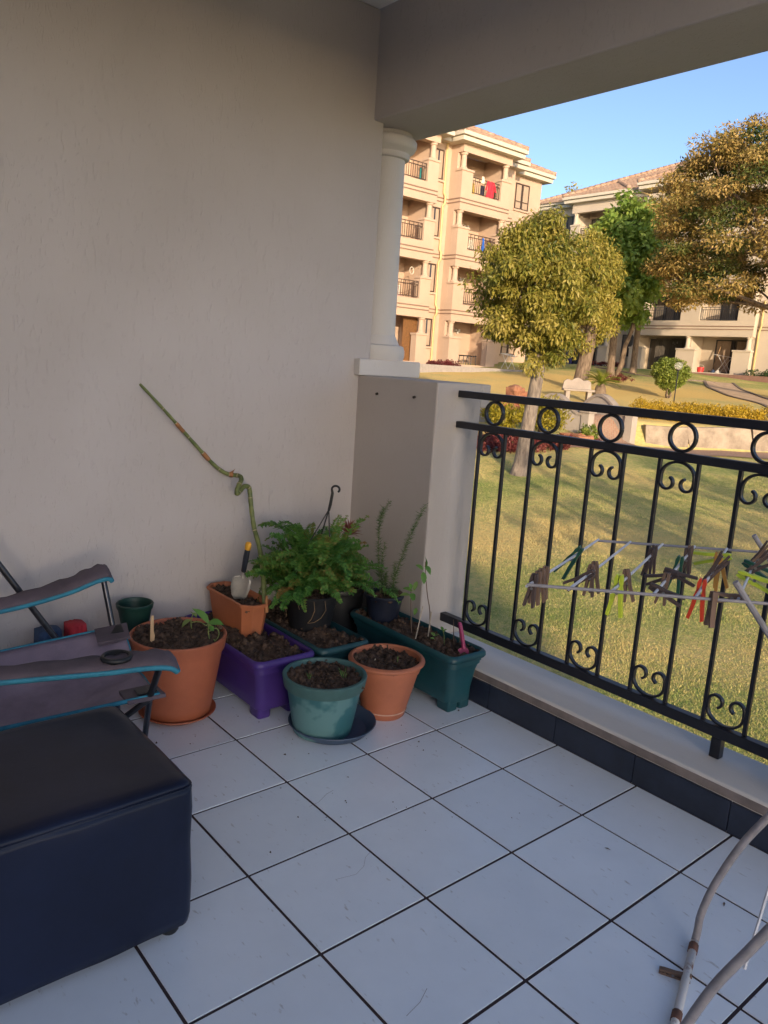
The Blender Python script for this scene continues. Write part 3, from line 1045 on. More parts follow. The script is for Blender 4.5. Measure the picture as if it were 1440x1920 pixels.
for px in ((-0.27, -0.12), (-0.26, -0.05), (-0.18, -0.10)):
    MB().add([(px[0], px[1], 0.222), (px[0] + 0.006, px[1] + 0.004, 0.224), (px[0] + 0.002, px[1] + 0.009, 0.226), (px[0] + 0.003, px[1] + 0.004, 0.232)], [(0, 1, 3), (1, 2, 3), (2, 0, 3)]).build('pebble', M_pale, t2)

# wooden label stick
stick = MB()
sv = Vector((0.40, 0.55, 0)).normalized()
cs = Vector((-0.655, -0.900, 0.315))
outl = [(-0.007, 0), (0.009, 0), (0.010, 0.035), (0.006, 0.050), (0.0055, 0.105), (0.004, 0.112), (-0.004, 0.112), (-0.0065, 0.105), (-0.0065, 0.05)]
stick.prism(outl, cs, sv, (0, 0.01, 1), Vector((sv.y, -sv.x, 0)) * 0.002)
so_ = stick.build('label_stick', mat('birch_wood', (0.62, 0.42, 0.24), 0.75, 0.12, 8, stretch=(12, 12, 1)), bevel=0.0006)
tag(so_, 'blank wooden stick standing upright in the big terracotta pot', 'stick')

# wispy asparagus fern
M_wisp = leaf_mat('wisp_leaf', [(0.025, 0.070, 0.022), (0.075, 0.150, 0.045), (0.15, 0.20, 0.07)], None, 0.6, 0.3)
wf = thing('asparagus_fern', (-0.612, 0.207, 0.35), 'wispy upright asparagus fern against the pier', 'plant')
rw = random.Random(9)
stems_w = [[(-0.63, 0.20, 0.345), (-0.665, 0.205, 0.50), (-0.690, 0.215, 0.66), (-0.685, 0.23, 0.735), (-0.645, 0.235, 0.79)],
           [(-0.585, 0.215, 0.345), (-0.54, 0.215, 0.50), (-0.49, 0.22, 0.64), (-0.43, 0.22, 0.76), (-0.395, 0.225, 0.815)],
           [(-0.60, 0.20, 0.345), (-0.60, 0.195, 0.42), (-0.59, 0.19, 0.47)], [(-0.65, 0.19, 0.345), (-0.71, 0.16, 0.40), (-0.745, 0.14, 0.41)],
           [(-0.62, 0.22, 0.345), (-0.66, 0.22, 0.46), (-0.64, 0.215, 0.60)], [(-0.59, 0.205, 0.345), (-0.535, 0.19, 0.42), (-0.53, 0.185, 0.53)],
           [(-0.57, 0.21, 0.345), (-0.52, 0.19, 0.40), (-0.50, 0.17, 0.41)], [(-0.64, 0.18, 0.345), (-0.66, 0.12, 0.40), (-0.67, 0.09, 0.42)]]
for pts in stems_w:
    p = smooth_path(pts, 6)
    ob = MB().tube(p, [0.0016 * (1 - 0.5 * i / len(p)) for i in range(len(p))], 5).build('stem', M_stem, wf)
    mb, ti = MB(), []
    nP = len(p)
    for i in range(3, nP):
        dens = 34 if i < nP * 0.8 else 9
        for _ in range(dens):
            a = rw.uniform(0, 6.28)
            l = rw.uniform(0.012, 0.034) * (1.1 - 0.5 * i / nP)
            b = p[i] + Vector((rw.uniform(-0.006, 0.006), rw.uniform(-0.006, 0.006), rw.uniform(-0.012, 0.012)))
            tp = b + Vector((math.cos(a) * l, math.sin(a) * l, rw.uniform(-0.3, 0.9) * l))
            s = Vector((rw.uniform(-1, 1), rw.uniform(-1, 1), rw.uniform(-1, 1))).normalized() * 0.0014
            mb.add([b - s, b + s, tp], [(0, 1, 2)])
            t_ = rw.uniform(0.1, 0.9)
            ti += [t_, t_, t_]
    o = build_leaves('needles', mb, ti, M_wisp, wf)
    o['kind'] = 'stuff'

# dark red succulent in the corner
M_redl = leaf_mat('dark_red_leaf', [(0.10, 0.020, 0.022), (0.20, 0.055, 0.050), (0.30, 0.11, 0.09)], None, 0.5, 0.15)
rsx = thing('red_succulent', (-0.80, 0.12, 0.34), 'dark red spiky succulent behind the fern', 'plant')
MB().tube([(-0.88, 0.14, 0.32), (-0.85, 0.13, 0.45), (-0.80, 0.115, 0.60)], [0.010, 0.009, 0.007], 8).build('stem', M_twig, rsx, smooth='all')
for k in range(64):
    a, e = RNG.uniform(0, 6.28), RNG.uniform(0.1, 1.35)
    l = RNG.uniform(0.06, 0.10)
    b = Vector((-0.80, 0.115, 0.605))
    mb, ti = MB(), []
    leaf_blade(mb, ti, b, b + Vector((math.cos(a) * math.cos(e), math.sin(a) * math.cos(e), math.sin(e))) * l, 0.0042, (0.1, 0.2, 1), RNG.uniform(0.2, 1.0), fold=0.6, seg=3)
    build_leaves('leaf', mb, ti, M_redl, rsx)

# leafy twig, sticks and shoots in the petrol green trough
ls = []
for (p, q, w, t_) in (((-0.385, 0.235, 0.545), (-0.370, 0.215, 0.600), 0.014, .5), ((-0.385, 0.235, 0.550), (-0.365, 0.255, 0.510), 0.015, .35), ((-0.390, 0.230, 0.530), (-0.415, 0.205, 0.550), 0.013, .6), ((-0.390, 0.232, 0.520), (-0.370, 0.225, 0.470), 0.014, .45),
                      ((-0.405, 0.215, 0.475), (-0.400, 0.195, 0.435), 0.011, .7), ((-0.415, 0.200, 0.430), (-0.455, 0.175, 0.435), 0.013, .6), ((-0.415, 0.200, 0.420), (-0.385, 0.180, 0.395), 0.014, .4), ((-0.425, 0.195, 0.410), (-0.450, 0.155, 0.405), 0.012, .75),
                      ((-0.415, 0.190, 0.420), (-0.400, 0.205, 0.390), 0.013, .5), ((-0.425, 0.200, 0.435), (-0.430, 0.190, 0.465), 0.011, .55), ((-0.395, 0.215, 0.355), (-0.390, 0.200, 0.325), 0.010, .6)):
    ls.append((p, q, w, t_))
sprig('leafy_cutting', 'leafy green cutting with glossy leaves tied to thin sticks by the pier', 'plant',
      [[(-0.325, 0.242, 0.235), (-0.340, 0.245, 0.350), (-0.370, 0.250, 0.420), (-0.380, 0.238, 0.520), (-0.380, 0.232, 0.570)], [(-0.395, 0.195, 0.240), (-0.410, 0.195, 0.350), (-0.420, 0.195, 0.440)]], ls, stemmat=M_twig, stem_r=0.0028)
for a, b in (((-0.345, 0.175, 0.235), (-0.335, 0.195, 0.385)), ((-0.300, 0.205, 0.235), (-0.305, 0.220, 0.365))):
    o = MB().tube([a, b], 0.0028, 6).build('plant_stake', M_pale)
    tag(o, 'thin pale stake beside the leafy cutting in the petrol green trough', 'stake', 'plant stakes')
sprig('bare_twig', 'two bare brown twigs standing in the petrol green trough', 'twig',
      [[(-0.205, 0.270, 0.24), (-0.212, 0.272, 0.30), (-0.222, 0.275, 0.345)], [(-0.170, 0.275, 0.24), (-0.180, 0.278, 0.29), (-0.205, 0.285, 0.345)]], [], stemmat=M_twig, stem_r=0.0022)
sprig('herb_shoot', 'small green shoots beside the bare twigs', 'sprout',
      [[(-0.225, 0.235, 0.235), (-0.235, 0.24, 0.27), (-0.25, 0.245, 0.29)], [(-0.245, 0.20, 0.235), (-0.255, 0.205, 0.27)]],
      [((-0.25, 0.245, 0.29), (-0.275, 0.255, 0.30), 0.007, .5), ((-0.248, 0.245, 0.285), (-0.235, 0.255, 0.30), 0.006, .6), ((-0.255, 0.205, 0.27), (-0.28, 0.20, 0.28), 0.008, .7), ((-0.255, 0.205, 0.268), (-0.235, 0.21, 0.285), 0.007, .8), ((-0.25, 0.2, 0.26), (-0.26, 0.18, 0.265), 0.006, .6)])
dib = thing('pink_dibber', (-0.105, 0.225, 0.235), 'pink plastic hand tool stuck upright in the petrol green trough', 'garden tool')
M_pink = mat('pink_plastic', (0.30, 0.030, 0.110), 0.45, 0.1)
MB().tube([(-0.100, 0.225, 0.262), (-0.114, 0.222, 0.32), (-0.130, 0.219, 0.365), (-0.1315, 0.2187, 0.370)], [0.0085, 0.0090, 0.0092, 0.006], 10).build('handle', M_pink, dib, smooth=True)
MB().add([(-0.112, 0.205, 0.240), (-0.082, 0.238, 0.240), (-0.084, 0.240, 0.258), (-0.096, 0.230, 0.270), (-0.104, 0.221, 0.270), (-0.115, 0.207, 0.258)], [(0, 1, 2, 3, 4, 5)]).build('blade', M_pink, dib).modifiers.new('t', 'SOLIDIFY').thickness = 0.003

# crumbs of soil dropped round the pots
rs = np.random.default_rng(77)
n = 52
cc = np.array([(-0.45, -0.85), (-0.1, -0.5), (-0.05, -0.15), (-0.38, -0.68), (0.02, 0.1), (0.3, -0.45), (0.2, -0.75), (0.55, -0.2)])
C = cc[rs.integers(0, len(cc), n)] + rs.normal(size=(n, 2)) * 0.11
C = C[(C[:, 1] < 0.30) & (C[:, 0] > -0.55)]
n = len(C)
s_ = rs.uniform(0.0012, 0.0036, n) * rs.choice([1, 1, 1, 1.6], n)
tet = np.array([(1, 0, 0), (-0.5, 0.87, 0), (-0.5, -0.87, 0), (0, 0, 1.1)])
V = (tet[None] * s_[:, None, None] * rs.uniform(0.6, 1.4, (n, 4, 1)) + np.concatenate([C, np.full((n, 1), 0.0006)], 1)[:, None, :]).reshape(-1, 3)
F = (np.array([(0, 1, 3), (1, 2, 3), (2, 0, 3)])[None] + (np.arange(n) * 4)[:, None, None]).reshape(-1, 3)
crumbs = np_mesh('soil_crumbs', V, F, M_soil, None, kind='stuff')
tag(crumbs, 'dark soil crumbs scattered on the floor tiles round the pots', 'soil')
# ------------------------------------------------------------------ ottoman
def leather_mat():
    m = mat('black_leatherette', (0.0065, 0.0105, 0.030), 0.36, 0.25, 3, bump=0.0012, bscale=9)
    b = m.node_tree.nodes['Principled BSDF']
    b.inputs['Specular IOR Level'].default_value = 0.32
    return m


M_leather = leather_mat()
ott = thing('ottoman', (0.21, -1.54, 0), 'black leatherette cube ottoman with worn top seam', 'ottoman')
co = (0.208, -1.540, 0.0)
HX, HY = 0.254, 0.272
rings = []
rng_o = np.random.default_rng(3)
N_o = len(rring(HX, HY, 0.02, 6))


def subring(hx, hy, r):
    """rounded rectangle with points along the sides too"""
    base = rring(hx, hy, r, 4)
    out = []
    for i, p in enumerate(base):
        q_ = base[(i + 1) % len(base)]
        out.append(p)
        if i % 5 == 4:
            for k in range(1, 12):
                out.append((p[0] + (q_[0] - p[0]) * k / 12, p[1] + (q_[1] - p[1]) * k / 12))
    return out


for z, ins, r in ((0.030, 0.010, 0.022), (0.034, 0.003, 0.026), (0.06, 0.0, 0.026), (0.15, 0.001, 0.026), (0.25, 0.002, 0.026), (0.34, 0.001, 0.026), (0.385, 0.0, 0.026), (0.396, 0.002, 0.026),
                  (0.399, 0.007, 0.026), (0.404, 0.004, 0.026), (0.411, 0.009, 0.028), (0.416, 0.020, 0.030), (0.418, 0.045, 0.03), (0.4165, 0.09, 0.03), (0.4145, 0.15, 0.03), (0.413, 0.20, 0.02)):
    pts = subring(HX - ins, HY - ins, r)
    w = 0.0016 if z < 0.39 else 0.0011
    ph = rng_o.uniform(0, 6, 3)
    pts2 = []
    for i, (x, y) in enumerate(pts):
        f = i / len(pts) * 2 * PI
        s = 1 + w / 0.25 * (math.sin(5 * f + ph[0]) + 0.7 * math.sin(11 * f + ph[1]) + 0.5 * math.sin(17 * f + ph[2]))
        pts2.append((x * s, y * s))
    rings.append((pts2, z))
loft(rings, co, True, True).build('cover', M_leather, ott, smooth='all')
seam_pts = [(co[0] + x, co[1] + y, 0.4015 + 0.0010 * math.sin(i * 0.9)) for i, (x, y) in enumerate(subring(HX - 0.0035, HY - 0.0035, 0.026))]
MB().tube(seam_pts, 0.0022, 6, closed=True).build('piping', M_leather, ott, smooth='all')
for sx in (-1, 1):
    for sy in (-1, 1):
        MB().lathe([(0, 0), (0.020, 0), (0.024, 0.006), (0.026, 0.031)], 16, (co[0] + sx * (HX - 0.045), co[1] + sy * (HY - 0.045), 0)).build('foot', M_black, ott, smooth=True)

# ------------------------------------------------------------------ folding camp chair
M_fab = mat('mauve_grey_canvas', (0.17, 0.135, 0.19), 0.75, 0.0, 5, col2=(0.31, 0.25, 0.33), bump=0.0007, bscale=260, thr=(0.3, 0.7))
M_fab2 = mat('charcoal_canvas', (0.085, 0.066, 0.085), 0.75, 0.25, 6, bump=0.0007, bscale=260)
M_bind = mat('teal_binding', (0.022, 0.19, 0.29), 0.7, 0.15, 30)
M_tube = mat('grey_steel_tube', (0.075, 0.075, 0.085), 0.3, 0.15, 20, metal=0.9)
M_mesh = mat('black_net', (0.006, 0.006, 0.008), 0.8)
chair = thing('camp_chair', (-0.45, -1.3, 0), 'folding canvas camp chair with teal edging and a cup holder armrest', 'chair')


def cloth_patch(P00, P10, P11, P01, sag, nu=14, nv=14, wr=0.004, seed=1):
    """quad patch P00->P10 (u), P00->P01 (v) that sags in the middle"""
    rs = random.Random(seed)
    P00, P10, P11, P01 = map(Vector, (P00, P10, P11, P01))
    ph = [rs.uniform(0, 6) for _ in range(4)]
    mb = MB()
    for j in range(nv + 1):
        for i in range(nu + 1):
            u, v = i / nu, j / nv
            p = (P00 * (1 - u) + P10 * u) * (1 - v) + (P01 * (1 - u) + P11 * u) * v
            s = sag * math.sin(PI * u) * (0.35 + 0.65 * math.sin(PI * min(v * 0.9 + 0.08, 1)))
            z = -s + wr * (math.sin(9 * u + 5 * v + ph[0]) + 0.6 * math.sin(15 * u - 8 * v + ph[1])) * math.sin(PI * u)
            mb.v.append((p.x, p.y, p.z + z))
    for j in range(nv):
        for i in range(nu):
            a = j * (nu + 1) + i
            mb.f.append((a, a + 1, a + nu + 2, a + nu + 1))
    return mb, (lambda i, j: Vector(mb.v[j * (nu + 1) + i]))


FF, FN, BN, BF = (-0.655, -1.015, 0.405), (-0.070, -1.128, 0.392), (-0.305, -1.620, 0.285), (-0.865, -1.480, 0.300)
mb, gp = cloth_patch(FF, FN, BN, BF, 0.095, 22, 22, 0.010)
seat = mb.build('seat', M_fab, chair, smooth='all')
seat.modifiers.new('t', 'SOLIDIFY').thickness = 0.003
for edge in ([gp(22, j) for j in range(23)], [gp(0, j) for j in range(23)], [gp(i, 0) for i in range(23)]):
    MB().tube([p + Vector((0, 0, 0.001)) for p in edge], 0.0075, 6, flat=0.35).build('binding', M_bind, seat, smooth='all')
# corner pockets where the posts go through the seat
for c, ex, ey in ((Vector(FN), Vector((-0.11, 0.02, -0.018)), Vector((-0.045, -0.085, -0.020))), (Vector(FF), Vector((0.10, -0.02, -0.02)), Vector((-0.04, -0.09, -0.02)))):
    mb = MB()
    mb.add([c + Vector((0.012, 0.014, 0.006)), c + ex + Vector((0, 0.012, 0.006)), c + ex + ey + Vector((0, 0, 0.006)), c + ey + Vector((0.012, 0, 0.006))], [(0, 1, 2, 3)])
    o = mb.build('corner_pocket', M_fab2, seat)
    o.modifiers.new('t', 'SOLIDIFY').thickness = 0.012
    k = c + (ex + ey) * 0.35 + Vector((0.004, 0.0, 0.014))
    MB().obox(k, ex * 0.26, ey * 0.30, (0, 0, 0.003)).build('grommet', M_black, seat, bevel=0.003)
# backrest (rises out of the left of the view)
mb, gb = cloth_patch(Vector(BF) + Vector((0.02, 0.02, 0.03)), Vector(BN) + Vector((-0.02, 0.02, 0.03)), (-0.46, -1.86, 0.86), (-0.98, -1.73, 0.86), 0.05, seed=3)
bk = mb.build('backrest', M_fab, chair, smooth='all')
bk.modifiers.new('t', 'SOLIDIFY').thickness = 0.003
MB().tube([gb(i, 14) for i in range(15)], 0.007, 6, flat=0.4).build('binding', M_bind, bk, smooth='all')


def armrest(path, wdir, width, name='armrest', cup=False):
    """padded canvas strip along path; wdir is the sideways direction"""
    P = smooth_path(path, 4)
    w = Vector(wdir).normalized()
    mb = MB()
    prof = [(-0.5, -0.006), (-0.46, 0.005), (-0.25, 0.011), (0, 0.013), (0.25, 0.011), (0.46, 0.005), (0.5, -0.006), (0.4, -0.012), (0, -0.010), (-0.4, -0.012)]
    n = len(prof)
    for i, p in enumerate(P):
        f = i / (len(P) - 1)
        ww = width * (0.86 + 0.14 * math.cos(PI * (f - 0.15))) * (0.82 if i == 0 else 1)
        for a, b in prof:
            mb.v.append(tuple(p + w * (a * ww * (1 + 0.05 * math.sin(i * 2.1))) + Vector((0, 0, b + 0.0035 * math.sin(i * 1.7 + a * 5) * (1 if b > 0 else 0)))))
    for i in range(len(P) - 1):
        for k in range(n):
            k2 = (k + 1) % n
            mb.f.append((i * n + k, (i + 1) * n + k, (i + 1) * n + k2, i * n + k2))
    mb.f.append(tuple(range(n)))
    mb.f.append(tuple(reversed([(len(P) - 1) * n + k for k in range(n)])))
    arm = mb.build('armrest', M_fab2, chair, smooth='all')
    sides = []
    for s in (-1, 1):
        pts = [p + w * (s * 0.5 * width * (0.86 + 0.14 * math.cos(PI * (i / (len(P) - 1) - 0.15))) * (0.82 if i == 0 else 1)) + Vector((0, 0, -0.009)) for i, p in enumerate(P)]
        sides.append(pts)
    loop = list(reversed(sides[0])) + sides[1]
    MB().tube([p for p in loop], 0.0085, 6, flat=0.45).build('binding', M_bind, arm, smooth='all')
    if cup:
        k = int(len(P) * 0.47)
        c = P[k] + Vector((0, 0, 0.016))
        MB().lathe([(0.034, 0.004), (0.036, 0.007), (0.041, 0.007), (0.045, 0.001), (0.044, -0.006), (0.034, -0.006)], 32, c).build('cup_ring', M_black, arm, smooth='all')
        MB().lathe([(0.0345, 0.003), (0.033, -0.012), (0.028, -0.020), (0, -0.0205)], 24, c).build('cup_net', M_mesh, arm, smooth='all')
    return arm


armrest([(-0.050, -1.085, 0.492), (-0.055, -1.112, 0.512), (-0.075, -1.17, 0.516), (-0.115, -1.275, 0.508), (-0.170, -1.40, 0.500), (-0.225, -1.53, 0.492), (-0.275, -1.65, 0.490)], (1, -0.25, -0.15), 0.090, cup=True)
armrest([(-0.735, -1.030, 0.585), (-0.738, -1.045, 0.600), (-0.742, -1.09, 0.592), (-0.752, -1.17, 0.562), (-0.768, -1.29, 0.532), (-0.785, -1.40, 0.512), (-0.80, -1.55, 0.50)], (1, -0.10, -0.3), 0.085)
for a, b in (((-0.722, -1.062, 0.592), (-0.668, -1.045, 0.405)), ((-0.030, -1.145, 0.500), (-0.085, -1.150, 0.39))):
    MB().tube([a, b], 0.0105, 10).build('front_post', M_tube, chair, smooth=True)
for a, b in (((-0.085, -1.150, 0.40), (-0.30, -1.09, 0.012)), ((-0.668, -1.045, 0.405), (-0.45, -1.10, 0.012)), ((-0.085, -1.15, 0.38), (-0.30, -1.56, 0.012)), ((-0.668, -1.045, 0.40), (-0.80, -1.44, 0.012)),
             ((-0.30, -1.10, 0.015), (-0.80, -1.44, 0.30)), ((-0.80, -1.44, 0.014), (-0.31, -1.60, 0.30))):
    MB().tube([a, b], 0.0095, 8).build('leg', M_tube, chair, smooth=True)
for a, b in (((-0.835, -1.185, 0.315), (-0.875, -1.45, 0.755)), ((-0.30, -1.57, 0.29), (-0.46, -1.87, 0.85))):
    MB().tube([a, b], 0.0115, 10).build('back_post', M_tube, chair, smooth=True)
for x, y in ((-0.30, -1.09), (-0.45, -1.10), (-0.30, -1.56), (-0.80, -1.44)):
    MB().lathe([(0, 0), (0.018, 0), (0.019, 0.01), (0.012, 0.02), (0, 0.02)], 12, (x, y, 0)).build('foot', M_black, chair, smooth=True)
# folded cloth lying behind the chair
cl = thing('folded_cloth', (-0.96, -1.12, 0.0), 'crumpled red and blue cloth bag lying behind the camp chair', 'bag')
for (y0_, y1_, m_, zt) in ((-1.24, -1.130, mat('blue_cloth', (0.02, 0.05, 0.12), 0.8, 0.3, 14), 0.345), (-1.128, -1.035, mat('red_cloth', (0.42, 0.02, 0.035), 0.8, 0.2, 14), 0.352)):
    rr_ = [(subring(0.075 - 0.03 * f, (y1_ - y0_) / 2 - 0.012 * f, 0.02), 0.02 + (zt - 0.02) * f) for f in (0, 0.1, 0.3, 0.55, 0.8, 0.95, 1.0)]
    rr_ = [([(x * (1 + 0.08 * math.sin(9 * i / len(p) * 6.28 + z * 40)), y) for i, (x, y) in enumerate(p)], z) for p, z in rr_]
    loft(rr_, (-0.965, (y0_ + y1_) / 2, -0.02), True, True).build('cloth_side', m_, cl, smooth='all')

# ------------------------------------------------------------------ drying rack
M_wire = mat('white_coated_wire', (0.62, 0.62, 0.66), 0.4, 0.08, 40)
M_rbar = mat('grey_coated_tube', (0.26, 0.24, 0.25), 0.45, 0.15, 30)
M_rust = mat('rusted_white_tube', (0.62, 0.60, 0.58), 0.6, 0.0, 22, col2=(0.16, 0.055, 0.025), thr=(0.55, 0.66), stretch=(1, 1, 1))
rack = thing('drying_rack', (1.5, -0.3, 0), 'folding clothes drying rack with white wires by the railing', 'drying rack')
D = Vector((0.662, 0.749, 0))
Wv = Vector((-0.188, 0.498, 0))
A0 = Vector((1.104, -0.919, 1.02))
NW = 12
LB = 0.0795 * (NW - 1)
MB().tube([A0 - D * 0.0 + Vector((0, 0, 0.006)), A0 + D * LB], 0.0032, 8).build('front_bar', M_rbar, rack, smooth=True)
MB().tube([A0 + Wv, A0 + Wv + D * LB], 0.0032, 8).build('back_bar', M_rbar, rack, smooth=True)
for k in range(NW):
    p = A0 + D * (0.0795 * k)
    MB().tube([p + Vector((0, 0, 0.003)), p + Wv * 0.5 + Vector((0, 0, 0.001)), p + Wv + Vector((0, 0, 0.003))], 0.0029, 6).build('wire', M_wire, rack, smooth=True)
# crossed U-shaped leg frames
f1 = Vector((1.232, -0.250, 0.012))
n1 = f1 - Wv
for nm, foot, sgn in (('far', f1, 1), ('near', n1, 1)):
    pts = [foot + Vector((0, 0, 0)), foot + Vector((0, 0.006, 0.03)), foot + Vector((0.003, 0.004, 0.082)), foot + D * 0.026 + Vector((0, 0, 0.166)), foot + D * 0.073 + Vector((0, 0, 0.277)), foot + D * 0.128 + Vector((0, 0, 0.364)), foot + D * 0.190 + Vector((0, 0, 0.462)), foot + D * 0.30 + Vector((0, 0, 0.635)), foot + D * 0.43 + Vector((0, 0, 0.840)), foot + D * 0.56 + Vector((0, 0, 1.045))]
    MB().tube(smooth_path(pts, 4), 0.0098, 10).build('leg', M_rbar, rack, smooth='all')
MB().tube([f1 + Vector((0.001, -0.002, 0)), (f1 + n1) / 2, n1], 0.0102, 10).build('base_bar', M_rust, rack, smooth='all')
for f in (0.03, 0.50):
    c = f1 + (n1 - f1) * f
    MB().tube([c, c + (n1 - f1).normalized() * 0.028], 0.0122, 10).build('plastic_foot', mat('rust_joint', (0.13, 0.06, 0.04), 0.8, 0.4, 30), rack, smooth=True)
t_near = Vector((1.360, -0.626, 1.060))
t_far = Vector((1.163, -0.129, 1.060))
for t_ in (t_near, t_far):
    e = t_ + D * 0.83 + Vector((0, 0, -1.048))
    MB().tube([t_, e], 0.0060, 8).build('leg', M_rbar, rack, smooth=True)
MB().tube([t_near + D * 0.83 + Vector((0, 0, -1.048)), t_far + D * 0.83 + Vector((0, 0, -1.048))], 0.0115, 8).build('base_bar', M_rbar, rack, smooth=True)
MB().tube([(1.487, -0.606, 0.300), (1.466, -0.480, 0.470), (1.449, -0.375, 0.61)], 0.0034, 6).build('brace', M_wire, rack, smooth=True)

# ------------------------------------------------------------------ clothes pegs
M_peg = {
    'wood': mat('peg_wood', (0.17, 0.105, 0.072), 0.8, 0.25, 14, stretch=(1, 1, 0.2), objvar=0.2),
    'dark': mat('peg_dark_wood', (0.075, 0.050, 0.044), 0.8, 0.25, 14, objvar=0.2),
    'lime': mat('peg_lime', (0.52, 0.62, 0.04), 0.45, 0.08),
    'green': mat('peg_green', (0.010, 0.075, 0.045), 0.45, 0.1),
    'red': mat('peg_red', (0.62, 0.050, 0.015), 0.45, 0.08),
    'amber': mat('peg_amber', (0.42, 0.21, 0.04), 0.5, 0.15)}
M_spring = mat('peg_spring', (0.25, 0.23, 0.22), 0.4, metal=0.8)
half_me, spring_me = {}, None


def peg_half(mt, sgn, plastic):
    key_ = (mt, sgn)
    if key_ not in half_me:
        mb = MB()
        s = sgn
        if plastic:
            out = [(0.0010, 0.019), (0.0050, 0.021), (0.0078, 0.012), (0.0072, 0.0), (0.0098, -0.012), (0.0112, -0.030), (0.0150, -0.056), (0.0095, -0.058), (0.0045, -0.030), (0.0022, -0.012), (0.0034, 0.0), (0.0010, 0.008)]
        else:
            out = [(0.0010, 0.019), (0.0060, 0.019), (0.0080, 0.008), (0.0080, -0.018), (0.0125, -0.054), (0.0075, -0.056), (0.0012, -0.018), (0.0008, -0.004), (0.0034, 0.0), (0.0010, 0.004)]
        poly = [(s * a, b) for a, b in out]
        if s < 0: poly = poly[::-1]
        mb.prism(poly, (0, 0.0056, 0), (1, 0, 0), (0, 0, 1), (0, -0.0112, 0))
        me = bpy.data.meshes.new('jaw')
        me.from_pydata(mb.v, [], mb.f)
        me.materials.append(M_peg[mt])
        half_me[key_] = me
    return half_me[key_]


sm = MB()
sm.tube([(0, -0.0065, -0.013), (0, 0.0065, -0.013)], 0.0032, 8)
sm.tube([(-0.0085, 0.005, -0.006), (0, 0.0062, -0.013), (0.0085, 0.005, -0.006)], 0.0008, 5)
spring_me = bpy.data.meshes.new('spring')
spring_me.from_pydata(sm.v, [], sm.f)
spring_me.materials.append(M_spring)


def peg(p, axis, mt, roll=0.0, yaw=0.0, label='', group='clothes pegs on the rack', lift=0.0):
    """peg gripping a wire that runs along axis at p; roll turns it about the wire"""
    t = thing('clothes_peg', p, label, 'clothes peg', group)
    ya = Vector(axis).normalized()
    za = Vector((0, 0, 1))
    za = (za - ya * za.dot(ya)).normalized()
    xa = ya.cross(za)
    R = Matrix((xa, ya, za)).transposed().to_4x4()
    t.matrix_world = Matrix.Translation(Vector(p)) @ R @ Matrix.Rotation(roll, 4, 'Y') @ Matrix.Rotation(yaw, 4, 'Z')
    pl = mt in ('lime', 'green', 'red', 'amber')
    t.scale = (1.1, 1.1, 1.1) if pl else (0.92, 0.92, 0.92)
    for s in (-1, 1):
        o = bpy.data.objects.new('jaw', peg_half(mt, s, pl))
        COL.objects.link(o)
        o.parent = t
    o = bpy.data.objects.new('spring', spring_me)
    COL.objects.link(o)
    o.parent = t
    return t


def wp(k, t):
    return A0 + D * (0.0795 * k) + Wv * t + Vector((0, 0, 0.002))


WOOD = 'plain wooden peg hanging from a rack wire'
DARK = 'dark weathered wooden peg clipped on a rack wire'
LIME = 'lime green plastic peg on the drying rack'
GRN = 'dark green plastic peg on the drying rack'
for (k, t, mt, roll, yaw, lab) in ((0, 0.62, 'green', 0.55, 0, GRN), (0, 0.12, 'wood', 0.05, 0, WOOD), (0, 0.165, 'wood', -0.03, 0, WOOD), (0, 0.21, 'wood', 0.04, 0, WOOD), (0, 0.075, 'dark', 0.10, 0, DARK),
                                (1, 0.30, 'wood', 0.0, 0, WOOD), (1, 0.24, 'dark', 0.9, 0, DARK), (1, 0.36, 'wood', -0.1, 0, WOOD), (2, 0.12, 'lime', 0.02, 0, 'lime green plastic peg hanging straight down from a rack wire'), (2, 0.26, 'wood', -0.2, 0, WOOD), (2, 0.72, 'dark', 0.1, 0, DARK), (2, 0.79, 'dark', 0.05, 0, DARK),
                                (3, 0.10, 'dark', -1.25, 0, DARK), (3, 0.25, 'wood', 0.1, 0, WOOD), (3, 0.40, 'dark', -1.35, 0, DARK), (3, 0.34, 'dark', 1.2, 0, DARK), (3, 0.55, 'green', 0.1, 0, GRN), (3, 0.78, 'dark', 0.0, 0, DARK), (3, 0.85, 'wood', 0.05, 0, WOOD),
                                (4, 0.15, 'red', 0.05, 0, 'bright red plastic peg on the drying rack'), (4, 0.38, 'dark', -2.6, 0, DARK), (4, 0.46, 'dark', -2.7, 0, DARK), (4, 0.63, 'amber', 0.12, 0, 'amber plastic peg on the drying rack'), (4, 0.70, 'amber', -0.2, 0, 'amber plastic peg on the drying rack'), (4, 0.80, 'lime', 1.35, 0, LIME),
                                (5, 0.06, 'wood', 1.4, 0, WOOD), (5, 0.42, 'lime', -1.3, 0, LIME), (5, 0.55, 'dark', -2.3, 0, DARK), (5, 0.64, 'green', -1.2, 0, GRN), (5, 0.72, 'wood', -2.5, 0, WOOD), (5, 0.80, 'dark', -2.6, 0, DARK),
                                (6, 0.30, 'wood', 0.0, 0, WOOD), (6, 0.60, 'lime', 0.1, 0, LIME)):
    look = {'wood': 'brown wooden peg', 'dark': 'dark wooden peg', 'lime': 'lime green plastic peg', 'green': 'dark green plastic peg', 'red': 'bright red plastic peg', 'amber': 'amber plastic peg'}[mt]
    pose = ' hanging straight down from' if abs(roll) < 0.3 else (' sticking out sideways from' if abs(roll) < 2 else ' turned upward on')
    peg(wp(k, t), Wv, mt, roll, yaw, look + pose + ' the ' + ['outermost', 'second', 'third', 'fourth', 'fifth', 'sixth', 'seventh'][k] + ' rack wire')
peg(A0 + D * 0.352 + Vector((0, 0, 0.001)), D, 'wood', 0.0, 0.15, 'long brown wooden peg hanging from the front bar', None)
